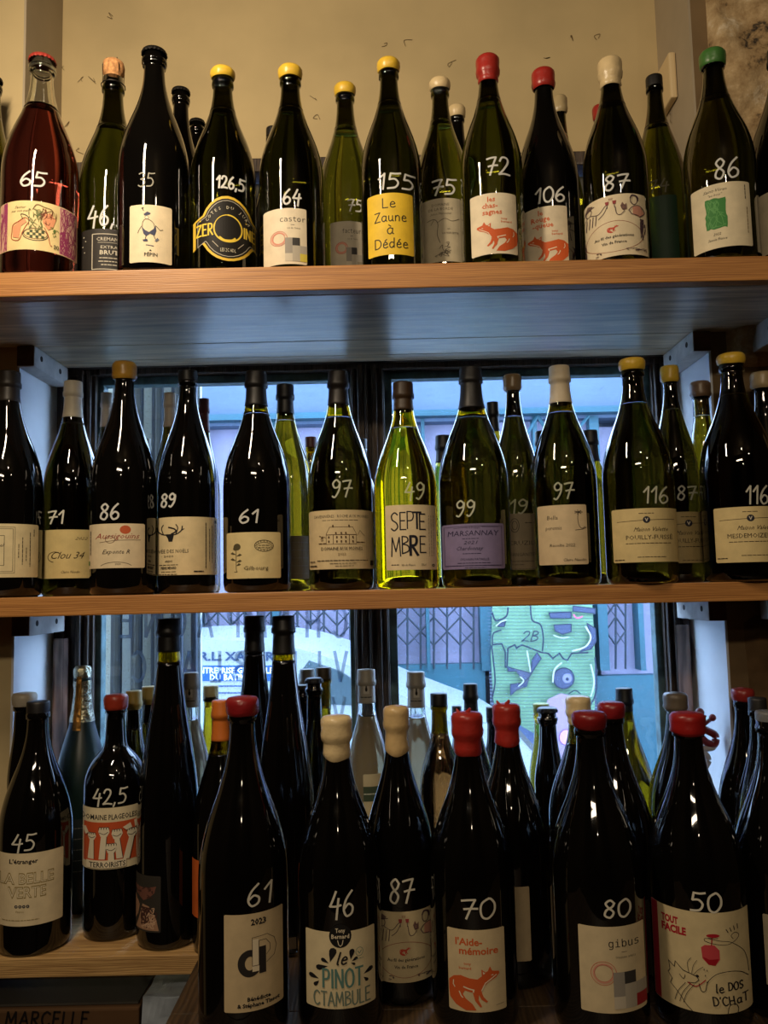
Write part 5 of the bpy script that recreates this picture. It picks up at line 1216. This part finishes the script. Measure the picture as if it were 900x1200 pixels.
# ---- counter, front row ----------------------------------------------------
bottle('biggest front bottle at left with red wax, marked 61, label with letters d and P', 284, 818, 103, 1.12, 'ctr', 'black', ('wax', (136, 28, 32), 17),
       lab=((264, 1070, 330, 1184), None, (206, 184, 144), lab_dp), mark=('61', 289, 1036, 316, 1061, (214, 208, 190), 2.8))
bottle('black magnum with long cream wax seal and splashing droplets label, marked 46', 394, 840, 97, 1.14, 'ctr', 'black', ('wax', CW, 43, .005),
       lab=((360, 1090, 438, 1180), None, (222, 206, 166), lab_pinot), mark=('46', 386, 1043, 413, 1072, (214, 208, 190), 2.8))
bottle('black bottle with cream wax seal and drinkers label in lowest row, marked 87', 464, 829, 80, 1.21, 'ctr', 'black', ('wax', (206, 176, 124), 48, .006),
       lab=((440, 1067, 510, 1150), None, (200, 182, 142), lab_generations), mark=('87', 456, 1029, 483, 1057, (214, 208, 190), 2.8))
bottle('black magnum with red wax and orange fox label in front row, marked 70', 547, 836, 98, 1.14, 'ctr', 'black', ('wax', RW, 42, .005, 1),
       lab=((526, 1088, 590, 1184), None, (212, 192, 152), lab_fox(["l'Aide-", 'mémoire'], False, 1)), mark=('70', 539, 1052, 577, 1075, (214, 208, 190), 2.8))
bottle('black magnum with red wax seal standing behind between 70 and 80', 593, 826, 86, 1.255, 'ctr', 'black', ('wax', RW, 42, .004, 1),
       lab=((585, 1038, 620, 1125), None, (180, 160, 126), None))
bottle('black magnum with dark red wax and pixel-square label, marked 80', 690, 835, 107, 1.12, 'ctr', 'black', ('wax', (128, 26, 28), 15),
       lab=((680, 1084, 752, 1185), None, (212, 194, 156), pixel_label('gibus', (156, 40, 46), 'trousseau arbois')), mark=('80', 705, 1053, 734, 1073, (214, 208, 190), 2.8))
bottle('magnum with dark red wax behind, between the 80 and 50 bottles', 716, 824, 84, 1.27, 'ctr', 'black', ('wax', (140, 30, 34), 14),
       lab=((735, 1055, 768, 1170), None, (86, 80, 66), None))
bottle('black magnum with bright red wax and cat drinking label, marked 50', 805, 836, 108, 1.13, 'ctr', 'black', ('wax', (150, 28, 26), 21),
       lab=((769, 1068, 873, 1186), None, (212, 194, 150), lab_cat), mark=('50', 808, 1045, 840, 1067, (214, 208, 190), 2.8))
bottle('black magnum cut off by the lower right edge, with grey metal top', 902, 832, 104, 1.15, 'ctr', 'black', ('foil', (110, 112, 112), 10),
       lab=((898, 1075, 935, 1160), None, (200, 186, 156), None))

# report footprints that would touch
for i in range(len(PLACED)):
    q = PLACED[i]
    if q[2]+q[3] > Y_WIN-.02: print('DEEP', q[6])
    if q[2]+q[3] > Y_FACE-(.012 if q[1] > 0 else 0) and (q[1]+q[3] > X_NR or q[1]-q[3] < X_NL): print('WALL', q[6], q[4], round(q[1], 3), round(q[2]+q[3], 3), round(q[3], 3), round(X_NL, 3), round(X_NR, 3))
    for j in range(i+1, len(PLACED)):
        A_, B_ = PLACED[i], PLACED[j]
        if (A_[4] != B_[4]) and not {A_[4], B_[4]} == {'low', 'ctr'}: continue
        d = math.hypot(A_[1]-B_[1], A_[2]-B_[2])-A_[3]-B_[3]
        if d < 0: print('TOUCH %.3f' % d, A_[6], B_[6], A_[4])
